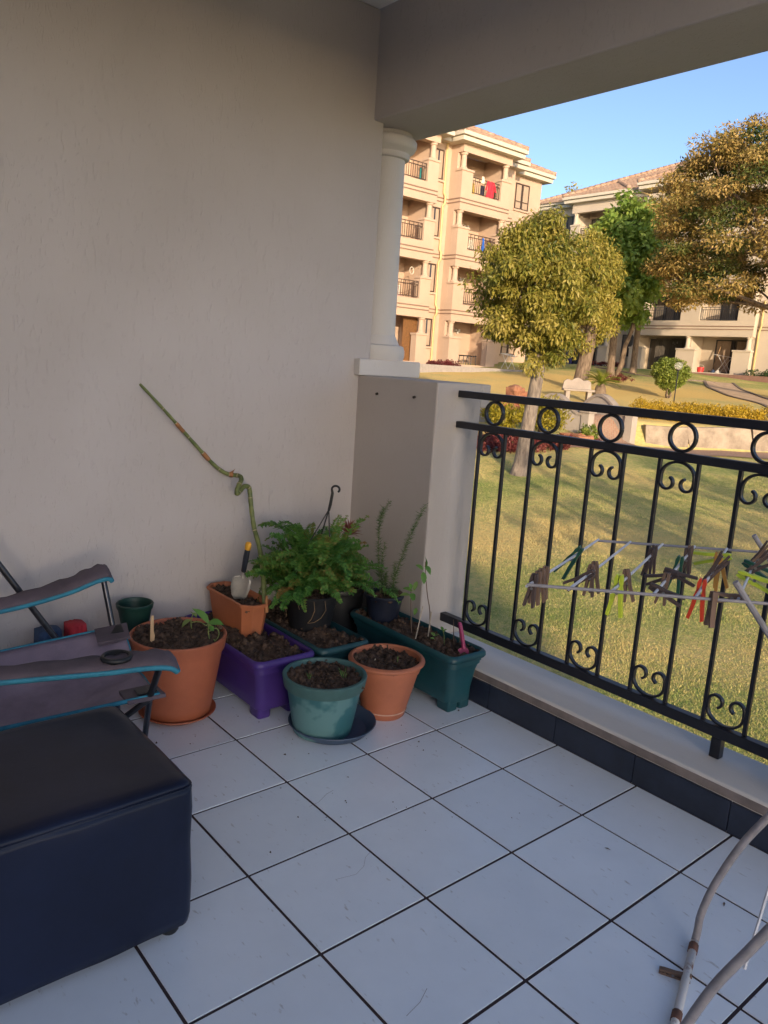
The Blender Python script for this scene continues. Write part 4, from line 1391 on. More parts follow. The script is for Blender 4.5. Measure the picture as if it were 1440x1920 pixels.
fpz = peg((1.243, -0.400, 0.0065), (0.75, 0.66, 0), 'wood', 0, 0, 'loose wooden peg lying on the floor tiles beside the rack foot', None)
fpz.matrix_world = Matrix.Translation((1.243, -0.400, 0.0066)) @ Matrix.Rotation(math.radians(-62), 4, 'Z') @ Matrix.Rotation(math.radians(90), 4, 'X') @ Matrix.Rotation(math.radians(90), 4, 'Z')
# dry leaf bits on the floor
M_dry = mat('dry_leaf_bit', (0.16, 0.10, 0.07), 0.9, 0.2)
for (x, y, a) in ((0.86, -0.09, 0.3), (0.63, -0.02, 1.2), (1.20, -0.03, 2.0), (1.33, -0.12, 0.9)):
    c, s = math.cos(a) * 0.011, math.sin(a) * 0.011
    o = MB().add([(x - c, y - s, 0.001), (x + s * 0.3, y - c * 0.3, 0.004), (x + c, y + s, 0.001), (x - s * 0.3, y + c * 0.3, 0.003)], [(0, 1, 2, 3)]).build('dry_leaf', M_dry)
    tag(o, 'tiny dry leaf scrap lying on the floor tiles', 'leaf', 'leaf scraps on the floor')
# ------------------------------------------------------------------ terrain
FXv, FYv = -0.76223, 0.64730
KA = ([0, 5, 14, 18, 23.2, 24.0, 24.6, 28, 32, 42, 50, 60, 120], [-1.1, -1.1, -1.08, -1.02, -.72, -.66, .05, .28, .62, 1.25, 1.88, 2.1, 2.3])
KB = ([0, 5, 14, 18, 20.5, 24, 27, 32, 42, 50, 60, 120], [-1.1, -1.1, -1.08, -1.0, -.85, -.25, .15, .55, 1.25, 1.88, 2.1, 2.3])


def s_l(x, y):
    dx, dy = x - 2.0, y + 2.05
    return FXv * dx + FYv * dy, FYv * dx - FXv * dy


def xy_at(s, l):
    return 2.0 + FXv * s + FYv * l, -2.05 + FYv * s - FXv * l


def terrain(x, y):
    s, l = s_l(x, y)
    a, b = np.interp(s, *KA), np.interp(s, *KB)
    t = np.clip((l - 5.0) / 2.0, 0, 1)
    t = t * t * (3 - 2 * t)
    h = b * (1 - t) + a * t
    return h + 0.025 * np.sin(x * 0.9 + 1.3) * np.sin(y * 0.7) + 0.012 * np.sin(x * 2.3 + y * 1.7)


def vnoise(x, y, seed, freq):
    """smooth value noise on numpy arrays"""
    rs = np.random.default_rng(seed)
    G = rs.random((64, 64))
    u, v = x * freq, y * freq
    i, j = np.floor(u).astype(int), np.floor(v).astype(int)
    fu, fv = u - i, v - j
    fu, fv = fu * fu * (3 - 2 * fu), fv * fv * (3 - 2 * fv)
    g = lambda a, b: G[a % 64, b % 64]
    return g(i, j) * (1 - fu) * (1 - fv) + g(i + 1, j) * fu * (1 - fv) + g(i, j + 1) * (1 - fu) * fv + g(i + 1, j + 1) * fu * fv


def greenness(x, y):
    """0 = dry golden lawn, 1 = watered green lawn"""
    s, l = s_l(x, y)
    base = np.interp(s, [0, 6, 15, 19, 23, 26, 40, 43, 47, 60], [0.47, 0.47, 0.50, 0.58, 0.45, 0.10, 0.08, 0.55, 0.75, 0.6])
    n = 0.5 * vnoise(x, y, 1, 0.35) + 0.3 * vnoise(x, y, 2, 1.1) + 0.2 * vnoise(x, y, 3, 3.7)
    return np.clip(base + (n - 0.5) * 1.1, 0, 1)


def lawn_mat():
    m = bpy.data.materials.new('lawn')
    m.use_nodes = True
    nt = m.node_tree
    N, L = nt.nodes, nt.links
    b = N['Principled BSDF']
    b.inputs['Roughness'].default_value = 0.95
    b.inputs['Specular IOR Level'].default_value = 0.15
    at = N.new('ShaderNodeAttribute'); at.attribute_name = 'tint'
    tc = N.new('ShaderNodeTexCoord')
    n = N.new('ShaderNodeTexNoise'); n.inputs['Scale'].default_value = 9; n.inputs['Detail'].default_value = 10; n.inputs['Roughness'].default_value = 0.8
    L.new(tc.outputs['Object'], n.inputs['Vector'])
    ma = N.new('ShaderNodeMath'); ma.operation = 'MULTIPLY_ADD'; ma.inputs[1].default_value = 2.1; ma.inputs[2].default_value = -1.05
    L.new(n.outputs['Fac'], ma.inputs[0])
    ad = N.new('ShaderNodeMath'); ad.operation = 'ADD'
    L.new(ma.outputs[0], ad.inputs[0]); L.new(at.outputs['Fac'], ad.inputs[1])
    rp = N.new('ShaderNodeValToRGB')
    cols = [(0.0, (0.74, 0.53, 0.19)), (0.35, (0.62, 0.49, 0.20)), (0.6, (0.42, 0.40, 0.14)), (1.0, (0.20, 0.28, 0.07))]
    while len(rp.color_ramp.elements) < 4: rp.color_ramp.elements.new(0.5)
    for e, (p, c) in zip(rp.color_ramp.elements, cols):
        e.position = p; e.color = (*c, 1)
    L.new(ad.outputs[0], rp.inputs[0])
    L.new(rp.outputs[0], b.inputs['Base Color'])
    n2 = N.new('ShaderNodeTexNoise'); n2.inputs['Scale'].default_value = 45; n2.inputs['Detail'].default_value = 6
    L.new(tc.outputs['Object'], n2.inputs['Vector'])
    bp = N.new('ShaderNodeBump'); bp.inputs['Distance'].default_value = 0.05; bp.inputs['Strength'].default_value = 0.7
    L.new(n2.outputs['Fac'], bp.inputs['Height']); L.new(bp.outputs[0], b.inputs['Normal'])
    return m


M_lawn = lawn_mat()
gs_, gl_ = np.concatenate([np.linspace(1.2, 20, 90), np.linspace(20.2, 30, 60), np.linspace(30.4, 60, 75), np.linspace(62, 400, 40)]), np.concatenate([np.linspace(-120, -22, 20), np.linspace(-20, 40, 151), np.linspace(44, 160, 25)])
SS, LL = np.meshgrid(gs_, gl_, indexing='ij')
GX, GY = xy_at(SS, LL)
GY2 = np.maximum(GY, 0.62)
GZ = terrain(GX, GY2)
V = np.stack([GX, GY2, GZ], -1).reshape(-1, 3)
ii = np.arange(SS.size).reshape(SS.shape)
Fq = np.stack([ii[:-1, :-1], ii[:-1, 1:], ii[1:, 1:], ii[1:, :-1]], -1).reshape(-1, 4)[:, ::-1]
keep = np.ones(len(Fq), bool)
yy = V[Fq][:, :, 1]
keep &= (yy.max(1) > 0.63)
ground = np_mesh('ground', V, Fq[keep], M_lawn, None, 'all', attr=greenness(V[:, 0], V[:, 1]))
ground['kind'] = 'structure'
apron = MB().box(-200, 200, -200, 0.70, -1.5, -1.16).build('ground_behind', M_lawn)
apron['kind'] = 'structure'

# grass blades on the near lawn
M_blade = leaf_mat('grass_blade', [(0.78, 0.60, 0.26), (0.66, 0.54, 0.23), (0.44, 0.43, 0.15), (0.21, 0.31, 0.075)], None, 0.8, 0.25, 0.2)


def grass():
    rs = np.random.default_rng(4)
    n = 330000
    s = 3.4 + 16.5 * rs.random(n) ** 1.25
    l = -0.5 + (0.62 * s + 1.0) * rs.random(n)
    x, y = xy_at(s, l)
    ok = y > 0.75
    x, y, s = x[ok], y[ok], s[ok]
    n = len(x)
    z = terrain(x, y)
    dens = vnoise(x, y, 7, 2.1)
    h = (0.008 + 0.016 * rs.random(n)) * (0.6 + 0.8 * dens)
    a = rs.random(n) * 2 * np.pi
    w = 0.0022 + 0.00022 * s
    lean = rs.normal(size=(n, 2)) * 0.013
    P0 = np.stack([x - w * np.cos(a), y - w * np.sin(a), z - 0.003], -1)
    P1 = np.stack([x + w * np.cos(a), y + w * np.sin(a), z - 0.003], -1)
    P2 = np.stack([x + lean[:, 0], y + lean[:, 1], z + h], -1)
    V = np.stack([P0, P1, P2], 1).reshape(-1, 3)
    F = np.arange(3 * n).reshape(n, 3)
    t = np.clip(greenness(x, y) + rs.normal(size=n) * 0.22, 0, 1)
    o = np_mesh('grass', V, F, M_blade, None, attr=np.repeat(t, 3), kind='stuff')
    tag(o, 'short dry and green grass of the near lawn', 'grass')


grass()

# ------------------------------------------------------------------ leaf masses
def leaf_quads(P, axis, nrm, ln, wd):
    """rhombic leaves folded a little along the middle: 2 triangles each, arrays of shape (n,3) and (n,)"""
    axis = axis / np.linalg.norm(axis, axis=1, keepdims=True)
    side = np.cross(axis, nrm)
    side /= np.linalg.norm(side, axis=1, keepdims=True) + 1e-9
    n2 = np.cross(side, axis)
    a = P
    tip = P + axis * ln[:, None]
    m1 = P + axis * (ln * 0.45)[:, None] + side * wd[:, None] + n2 * (wd * 0.35)[:, None]
    m2 = P + axis * (ln * 0.45)[:, None] - side * wd[:, None] + n2 * (wd * 0.35)[:, None]
    V = np.stack([a, m1, tip, m2], 1).reshape(-1, 3)
    n = len(P)
    i = np.arange(n) * 4
    F = np.concatenate([np.stack([i, i + 1, i + 2], -1), np.stack([i, i + 2, i + 3], -1)])
    return V, F


def leaf_cloud(name, clumps, per, ln, wd, material, parent, seed, droop=0.3, tint=(0.5, 0.2), squash=0.75, out=0.5, clump_tint=None, kind='stuff'):
    """clumps: array (n,4) of x,y,z,r; per = leaves per clump"""
    rs = np.random.default_rng(seed)
    C = np.asarray(clumps, float)
    n = len(C)
    k = n * per
    idx = np.repeat(np.arange(n), per)
    d = rs.normal(size=(k, 3))
    d /= np.linalg.norm(d, axis=1, keepdims=True)
    r = rs.random(k) ** 0.45
    P = C[idx, :3] + d * (r * C[idx, 3])[:, None] * np.array([1, 1, squash])
    ax = d * out + rs.normal(size=(k, 3)) * 0.6 + np.array([0, 0, -droop])
    nr = d * 0.6 + rs.normal(size=(k, 3)) * 0.5 + np.array([0, 0, 0.6])
    L = ln * rs.uniform(0.65, 1.25, k)
    W = wd * rs.uniform(0.7, 1.25, k)
    V, F = leaf_quads(P, ax, nr, L, W)
    ct = rs.normal(size=n) * tint[1] if clump_tint is None else clump_tint
    t = np.clip(tint[0] + ct[idx] + rs.normal(size=k) * 0.16, 0, 1)
    return np_mesh(name, V, F, material, parent, attr=np.repeat(t, 4), kind=kind)


def limb(mb, a, b, r0, r1, rs, wob=0.06, seg=5, n=7):
    a, b = Vector(a), Vector(b)
    L = (b - a).length
    pts, rr = [], []
    for i in range(seg + 1):
        f = i / seg
        p = a.lerp(b, f)
        if 0 < i < seg:
            p += Vector((rs.uniform(-1, 1), rs.uniform(-1, 1), rs.uniform(-0.5, 0.5))) * L * wob
        pts.append(p)
        rr.append(r0 + (r1 - r0) * f)
    mb.tube(pts, rr, n)
    return pts


# ------------------------------------------------------------------ paths, walls and small garden things
M_brick = None


def brick_mat():
    m = bpy.data.materials.new('brick_paving')
    m.use_nodes = True
    nt = m.node_tree
    N, L = nt.nodes, nt.links
    b = N['Principled BSDF']
    b.inputs['Roughness'].default_value = 0.9
    tc = N.new('ShaderNodeTexCoord')
    mp = N.new('ShaderNodeMapping')
    mp.inputs['Rotation'].default_value = (0, 0, 0.86)
    L.new(tc.outputs['Object'], mp.inputs[0])
    br = N.new('ShaderNodeTexBrick')
    br.inputs['Scale'].default_value = 4.5
    br.inputs['Color1'].default_value = (0.34, 0.19, 0.125, 1)
    br.inputs['Color2'].default_value = (0.26, 0.145, 0.10, 1)
    br.inputs['Mortar'].default_value = (0.30, 0.24, 0.18, 1)
    br.inputs['Mortar Size'].default_value = 0.03
    L.new(mp.outputs[0], br.inputs['Vector'])
    L.new(br.outputs['Color'], b.inputs['Base Color'])
    return m


M_brick = brick_mat()
M_conc = mat('pale_concrete', (0.30, 0.25, 0.21), 0.85, 0.12, 3, bump=0.004, bscale=30)
M_gplast = mat('garden_wall_paint', (0.36, 0.31, 0.265), 0.85, 0.08, 2, bump=0.003, bscale=25)
M_slab = mat('rendered_rock', (0.20, 0.155, 0.115), 0.9, 0.0, 2.4, col2=(0.36, 0.29, 0.22), bump=0.05, bscale=5)
M_darkkerb = mat('dark_kerb', (0.19, 0.145, 0.115), 0.9, 0.2, 6)
M_dirt = mat('path_earth', (0.52, 0.37, 0.24), 0.95, 0.2, 3)


def ribbon_on_ground(name, centre, width, material, lift=0.02, kind='structure', sub=6):
    C = [Vector((x, y, 0)) for x, y in centre]
    P = smooth_path(C, sub)
    mb = MB()
    nw = 5
    for i, p in enumerate(P):
        d = (P[min(i + 1, len(P) - 1)] - P[max(i - 1, 0)]).normalized()
        n = Vector((-d.y, d.x, 0))
        for k in range(nw):
            q_ = p + n * (width * (k / (nw - 1) - 0.5))
            mb.v.append((q_.x, q_.y, float(terrain(np.array(q_.x), np.array(q_.y))) + lift))
    for i in range(len(P) - 1):
        for k in range(nw - 1):
            a = i * nw + k
            mb.f.append((a, a + 1, a + nw + 1, a + nw))
    o = mb.build(name, material, None, 'all')
    o['kind'] = kind
    return o


def tz(x, y):
    return float(terrain(np.array(float(x)), np.array(float(y))))


path_pts = [xy_at(21.9, 4.6), xy_at(22.6, 6.5), xy_at(23.25, 8), xy_at(23.5, 11), xy_at(23.6, 16), xy_at(23.6, 24)]
ribbon_on_ground('brick_path', path_pts, 1.0, M_brick, 0.03)
# ornamental bridge: brick way between two curved parapets
bx0 = [(-10.9, 17.9), (-11.6, 18.45), (-13.0, 18.6), (-15.2, 18.6)]
ribbon_on_ground('bridge_path', bx0, 1.25, M_brick, 0.10)


def bridge_parapet(p0, p1, z0, h_end, h_mid, label):
    t = thing('bridge_parapet', (p0[0], p0[1], z0), label, 'wall', 'curved bridge parapets')
    a, b = Vector((p0[0], p0[1], 0)), Vector((p1[0], p1[1], 0))
    d = (b - a)
    L = d.length
    d.normalize()
    n = Vector((-d.y, d.x, 0)) * 0.09
    mb, mc = MB(), MB()
    N_ = 24
    tops = []
    for i in range(N_ + 1):
        f = i / N_
        hgt = h_end + (h_mid - h_end) * (math.sin(PI * min(max((f - 0.08) / 0.84, 0), 1)) ** 1.4)
        tops.append(hgt)
    for i in range(N_ + 1):
        p = a + d * (L * i / N_)
        for s in (-1, 1):
            mb.v += [tuple(p + n * s + Vector((0, 0, z0 - 0.6))), tuple(p + n * s + Vector((0, 0, z0 + tops[i])))]
            mc.v += [tuple(p + n * (s * 1.5) + Vector((0, 0, z0 + tops[i] - 0.02))), tuple(p + n * (s * 1.5) + Vector((0, 0, z0 + tops[i] + 0.07)))]
    for M_ in (mb, mc):
        for i in range(N_):
            q_ = i * 4
            M_.f += [(q_, q_ + 4, q_ + 5, q_ + 1), (q_ + 2, q_ + 3, q_ + 7, q_ + 6), (q_ + 1, q_ + 5, q_ + 7, q_ + 3), (q_, q_ + 2, q_ + 6, q_ + 4)]
        M_.f += [(0, 1, 3, 2), (N_ * 4, N_ * 4 + 2, N_ * 4 + 3, N_ * 4 + 1)]
    mb.build('panel', M_gplast, t)
    mc.build('coping', M_conc, t)
    c = a - d * 0.14
    MB().box(c.x - 0.14, c.x + 0.14, c.y - 0.14, c.y + 0.14, z0 - 0.6, z0 + h_end + 0.06).build('post', M_gplast, t, bevel=0.01)
    MB().box(c.x - 0.19, c.x + 0.19, c.y - 0.19, c.y + 0.19, z0 + h_end + 0.06, z0 + h_end + 0.15).build('post_cap', M_conc, t, bevel=0.015)
    c = b + d * 0.14
    MB().box(c.x - 0.14, c.x + 0.14, c.y - 0.14, c.y + 0.14, z0 - 0.6, z0 + h_end + 0.06).build('post', M_gplast, t, bevel=0.01)


bridge_parapet((-12.25, 17.75), (-14.4, 17.62), -0.52, 0.72, 1.22, 'curved pale bridge parapet beside the golden bushes')
bridge_parapet((-11.65, 19.18), (-13.95, 19.55), -0.55, 0.78, 1.30, 'curved pale bridge parapet joining the stone retaining wall')
# garden bench with a shaped back
bn = thing('garden_bench', (-15.9, 22.1, tz(-15.9, 22.1)), 'pale concrete garden bench with a scrolled back', 'bench')
bz = tz(-15.7, 22.1)
U_ = Vector((0.647, 0.762, 0))
F_ = Vector((0.762, -0.647, 0))
cB = Vector((-15.75, 22.05, bz))
MB().obox(cB + Vector((0, 0, 0.42)) + F_ * 0.1, U_ * 0.58, F_ * 0.22, (0, 0, 0.04)).build('seat', M_conc, bn, bevel=0.02)
for s in (-1, 1):
    MB().obox(cB + U_ * (0.40 * s) + F_ * 0.1 + Vector((0, 0, 0.19)), U_ * 0.08, F_ * 0.17, (0, 0, 0.19)).build('leg', M_conc, bn, bevel=0.02)
outl = [(-0.55, 0.40), (0.55, 0.40), (0.50, 0.72), (0.38, 0.80), (0.22, 0.76), (0.10, 0.84), (0, 0.87), (-0.10, 0.84), (-0.22, 0.76), (-0.38, 0.80), (-0.50, 0.72)]
MB().prism(outl, cB - F_ * 0.12, U_, (0, 0, 1), -F_ * 0.09).build('backrest', M_conc, bn, bevel=0.01)

# retaining wall made of broad rendered slabs
rw_ = thing('retaining_wall', (*xy_at(24.2, 12), -0.6), 'low retaining wall of broad rendered rock slabs below the yellow hedge', 'wall')
edges = [7.95, 9.3, 11.3, 13.6, 15.4, 17.6, 20.5, 24]
rq = random.Random(31)
for a, b in zip(edges[:-1], edges[1:]):
    lean0, lean1 = rq.uniform(0.05, 0.16), rq.uniform(0.05, 0.16)
    sk = rq.uniform(-0.25, 0.25)
    mb = MB()
    nu, nv = 8, 5
    for j in range(nv + 1):
        for i in range(nu + 1):
            u, v = i / nu, j / nv
            l = a + 0.012 + (b - a - 0.024) * u + sk * (v - 0.5) * (1 if i in (0, nu) else 0.5)
            s = 24.05 + (lean0 * (1 - u) + lean1 * u) * v + 0.05 * math.sin(u * 5 + a) * v
            x, y = xy_at(s, l)
            z = -0.80 + (0.82 + 0.05 * math.sin(l * 1.3)) * v
            mb.v.append((x, y, z))
    n0 = len(mb.v)
    for (x, y, z) in list(mb.v):
        mb.v.append((x - 0.25 * 0.762, y + 0.25 * 0.647, z))
    for j in range(nv):
        for i in range(nu):
            q_ = j * (nu + 1) + i
            mb.f.append((q_, q_ + 1, q_ + nu + 2, q_ + nu + 1))
    for i in range(nu):
        q_ = nv * (nu + 1) + i
        mb.f.append((q_, q_ + 1, n0 + q_ + 1, n0 + q_))
    for j in range(nv):
        for e in (0, nu):
            q_ = j * (nu + 1) + e
            mb.f.append((q_, q_ + nu + 1, n0 + q_ + nu + 1, n0 + q_))
    mb.build('slab', M_slab, rw_)

# red rocks
M_rock = mat('red_rock', (0.22, 0.075, 0.035), 0.9, 0.0, 2.2, col2=(0.42, 0.20, 0.11), bump=0.03, bscale=6)


def boulder(x, y, sx, sy, sz, seed, label, dz=0.0):
    rs = np.random.default_rng(seed)
    mb = MB()
    n, m = 12, 8
    for j in range(m + 1):
        ph = PI * j / m
        for i in range(n):
            th = 2 * PI * i / n
            d = Vector((math.sin(ph) * math.cos(th), math.sin(ph) * math.sin(th), math.cos(ph)))
            p = 0.55
            q_ = Vector((math.copysign(abs(d.x) ** p, d.x), math.copysign(abs(d.y) ** p, d.y), math.copysign(abs(d.z) ** p, d.z)))
            k = 1 + rs.normal() * 0.10 if 0 < j < m else 1
            mb.v.append((x + q_.x * sx * k, y + q_.y * sy * k, tz(x, y) + dz + (q_.z * 0.9 + 0.55) * sz * k))
    for j in range(m):
        for i in range(n):
            i2 = (i + 1) % n
            mb.f.append((j * n + i, (j + 1) * n + i, (j + 1) * n + i2, j * n + i2))
    o = mb.build('boulder', M_rock)
    tag(o, label, 'rock', 'red rocks in the garden bed')


for k, (px_s, px_l, sx, sy, sz, dz, lab) in enumerate(((25.6, 4.15, 0.38, 0.34, 0.30, 0.30, 'tall red rock on top of the rock pile'), (25.3, 3.8, 0.45, 0.4, 0.25, 0.0, 'flat red rock at the foot of the rock pile'),
        (25.2, 4.4, 0.5, 0.36, 0.22, 0.0, 'broad red rock in the garden bed behind tree trunk'), (24.9, 4.9, 0.36, 0.3, 0.16, 0.0, 'low red rock beside the tall one'),
        (25.5, 4.0, 0.26, 0.26, 0.22, 0.62, 'small red rock balanced at the top of the pile'), (22.4, 5.4, 0.42, 0.3, 0.17, 0.0, 'orange red rock by the bridge bushes'), (22.3, 4.7, 0.30, 0.26, 0.14, 0.0, 'small red rock among the red ground cover'), (24.6, 3.3, 0.35, 0.3, 0.14, 0, 'low red rock left of the rock pile'))):
    x, y = xy_at(px_s, px_l)
    boulder(x, y, sx, sy, sz, 60 + k, lab, dz)
# low garden wall behind the rocks
x0, y0 = xy_at(24.2, 2.6); x1, y1 = xy_at(24.2, 4.4)
gw = MB().obox(((x0 + x1) / 2, (y0 + y1) / 2, tz(x0, y0) + 0.12), ((x1 - x0) / 2, (y1 - y0) / 2, 0), (0.06, -0.05, 0), (0, 0, 0.28)).build('garden_wall', M_gplast, bevel=0.02)
tag(gw, 'low pale garden wall behind the golden bushes', 'wall')

# ------------------------------------------------------------------ shrubs, hedges, ground cover
M_gold = leaf_mat('golden_leaf', [(0.10, 0.11, 0.012), (0.26, 0.23, 0.02), (0.42, 0.33, 0.03)], None, 0.5, 0.35)
M_yel = leaf_mat('yellow_leaf', [(0.20, 0.15, 0.012), (0.42, 0.27, 0.018), (0.54, 0.37, 0.035)], None, 0.5, 0.3)
M_red = leaf_mat('red_leaf', [(0.085, 0.016, 0.018), (0.18, 0.038, 0.038), (0.28, 0.10, 0.075)], None, 0.5, 0.25)
M_box = leaf_mat('box_leaf', [(0.045, 0.080, 0.012), (0.140, 0.195, 0.028), (0.29, 0.32, 0.06)], None, 0.5, 0.3)
M_dark = leaf_mat('dark_leaf', [(0.010, 0.025, 0.008), (0.03, 0.06, 0.015), (0.06, 0.10, 0.03)], None, 0.5, 0.2)
M_bark = mat('brown_bark', (0.10, 0.068, 0.045), 0.95, 0.0, 5, col2=(0.22, 0.16, 0.11), stretch=(3, 3, 0.7), bump=0.03, bscale=9, bstretch=(3, 3, 0.6))
M_gbark = mat('grey_bark', (0.12, 0.095, 0.080), 0.95, 0.0, 5, col2=(0.27, 0.22, 0.18), stretch=(3, 3, 0.8), bump=0.03, bscale=10, bstretch=(2.5, 2.5, 0.7))


def bush(name, s, l, rx, rz, n, per, ln, wd, m, label, cat, seed, droop=0.0, tint=(0.55, 0.15), group=None, stem=True, flat=1.0):
    x, y = xy_at(s, l)
    z = tz(x, y)
    t = thing(name, (x, y, z), label, cat, group)
    rs = np.random.default_rng(seed)
    d = rs.normal(size=(n, 3)); d /= np.linalg.norm(d, axis=1, keepdims=True)
    r = rs.random((n, 1)) ** 0.4
    C = np.concatenate([np.array([[x, y, z + rz * 1.0]]) + d * r * np.array([[rx, rx, rz * 0.95]]) * 0.8, np.full((n, 1), min(rx, rz) * 0.36)], 1)
    leaf_cloud('foliage', C, per, ln, wd, m, t, seed, droop, tint)
    if stem:
        mb = MB()
        rr = random.Random(seed)
        for k in range(4):
            limb(mb, (x, y, z - 0.05), (x + rr.uniform(-0.4, 0.4) * rx, y + rr.uniform(-0.4, 0.4) * rx, z + rz * 1.2), 0.035, 0.012, rr)
        mb.build('stems', M_bark, t, smooth='all')
    return t


bush('golden_bush', 22.6, 3.25, 0.75, 0.52, 60, 46, 0.13, 0.018, M_gold, 'golden green bush beside the pier and grey tree trunk', 'bush', 71, -0.6)
bush('golden_bush', 22.8, 4.45, 0.85, 0.62, 70, 48, 0.13, 0.018, M_gold, 'golden green bush between the grey trunk and the bridge', 'bush', 72, -0.6)
bush('leafy_bush', 22.4, 5.75, 0.38, 0.28, 24, 34, 0.12, 0.02, M_box, 'small pale leafy bush at the foot of the bridge parapet', 'bush', 73, -0.4)


def cover(name, pts, n, per, r, h, ln, wd, m, label, seed, cat='ground cover', tint=(0.5, 0.25), kind='stuff'):
    """carpet of leaves over a polygon given in (s,l)"""
    rs = np.random.default_rng(seed)
    P = np.array(pts)
    C = []
    while len(C) < n:
        s, l = rs.uniform(P[:, 0].min(), P[:, 0].max()), rs.uniform(P[:, 1].min(), P[:, 1].max())
        ins, j = False, len(P) - 1
        for i in range(len(P)):
            if (P[i, 1] > l) != (P[j, 1] > l) and s < (P[j, 0] - P[i, 0]) * (l - P[i, 1]) / (P[j, 1] - P[i, 1]) + P[i, 0]: ins = not ins
            j = i
        if ins:
            x, y = xy_at(s, l)
            C.append((x, y, tz(x, y) + h * rs.uniform(0.3, 1.0), r * rs.uniform(0.7, 1.2)))
    o = leaf_cloud(name, C, per, ln, wd, m, None, seed, -0.3, tint, 0.6, 0.4, kind=kind)
    tag(o, label, cat)
    return o


cover('red_ground_cover', [(20.5, 1.7), (21.2, 1.6), (22.3, 3.0), (22.5, 5.2), (22.9, 6.1), (22.2, 6.3), (21.3, 5.0), (20.8, 3.6)], 150, 60, 0.16, 0.16, 0.09, 0.022, M_red, 'red leaved ground cover along the lawn edge', 81)


def hedge(poly_l0, poly_l1, s0, s1, h, label, seed, m=M_yel, n=130):
    rs = np.random.default_rng(seed)
    x, y = xy_at((s0 + s1) / 2, (poly_l0 + poly_l1) / 2)
    t = thing('clipped_hedge', (x, y, tz(x, y)), label, 'hedge', 'clipped yellow hedges')
    s = rs.uniform(s0, s1, n); l = rs.uniform(poly_l0, poly_l1, n)
    X, Y = xy_at(s, l)
    Z = terrain(X, Y) + h * rs.uniform(0.25, 0.85, n)
    C = np.stack([X, Y, Z, np.full(n, 0.20)], -1)
    leaf_cloud('foliage', C, 70, 0.07, 0.020, m, t, seed, -0.3, (0.6, 0.16), 0.8)
    return t


hedge(8.1, 12.2, 25.2, 25.9, 0.42, 'front yellow clipped hedge above the retaining wall', 91, n=120)
hedge(8.3, 12.6, 26.3, 27.2, 0.42, 'back yellow clipped hedge below the lamp post', 92, n=130)
hedge(12.9, 16.5, 25.4, 27.6, 0.50, 'wide yellow clipped hedge beside the slope path', 93, n=170)

# clipped shrub
sx_, sy_ = -15.41, 27.76
t = thing('topiary_shrub', (sx_, sy_, tz(sx_, sy_)), 'clipped rounded green shrub on a short stem beside the lamp', 'shrub')
rs = np.random.default_rng(5)
d = rs.normal(size=(150, 3)); d /= np.linalg.norm(d, axis=1, keepdims=True)
rr_ = 0.5 + 0.5 * rs.random((150, 1)) ** 0.5
zc = tz(sx_, sy_) + 0.96
C = np.array([[sx_, sy_, zc]]) + d * rr_ * np.array([[0.70, 0.70, 0.66]])
low = np.clip((zc - C[:, 2]) / 0.6, 0, 1)
C[:, 0] = sx_ + (C[:, 0] - sx_) * (1 - 0.55 * low); C[:, 1] = sy_ + (C[:, 1] - sy_) * (1 - 0.55 * low)
leaf_cloud('foliage', np.concatenate([C, np.full((150, 1), 0.18)], 1), 120, 0.075, 0.028, M_box, t, 6, -0.1, (0.68, 0.12))
mb = MB()
for k in range(5):
    a = k * 1.3
    limb(mb, (sx_ + 0.05 * math.cos(a), sy_ + 0.05 * math.sin(a), tz(sx_, sy_) - 0.05), (sx_ + 0.16 * math.cos(a), sy_ + 0.16 * math.sin(a), zc - 0.1), 0.03, 0.015, random.Random(k))
mb.build('stems', M_bark, t, smooth='all')

# lamp post
lx, ly = -14.15, 26.09
lz = tz(lx, ly)
lp = thing('lamp_post', (lx, ly, lz), 'thin black garden lamp post with a clear globe', 'lamp post')
MB().tube([(lx, ly, lz - 0.1), (lx, ly, lz + 1.28)], 0.022, 8).build('pole', M_iron, lp, smooth=True)
MB().lathe([(0.022, 1.28), (0.07, 1.30), (0.075, 1.33), (0.05, 1.335)], 16, (lx, ly, lz)).build('collar', M_iron, lp, smooth=True)
M_globe = bpy.data.materials.new('globe_glass'); M_globe.use_nodes = True
gb_ = M_globe.node_tree.nodes['Principled BSDF']
gb_.inputs['Base Color'].default_value = (0.9, 0.88, 0.84, 1); gb_.inputs['Roughness'].default_value = 0.2; gb_.inputs['Transmission Weight'].default_value = 0.85; gb_.inputs['IOR'].default_value = 1.1
MB().lathe([(0.05, 0)] + [(0.16 * math.sin(PI * k / 12), 0.15 - 0.15 * math.cos(PI * k / 12)) for k in range(2, 12)] + [(0, 0.30)], 20, (lx, ly, lz + 1.325)).build('globe', M_globe, lp, smooth='all')

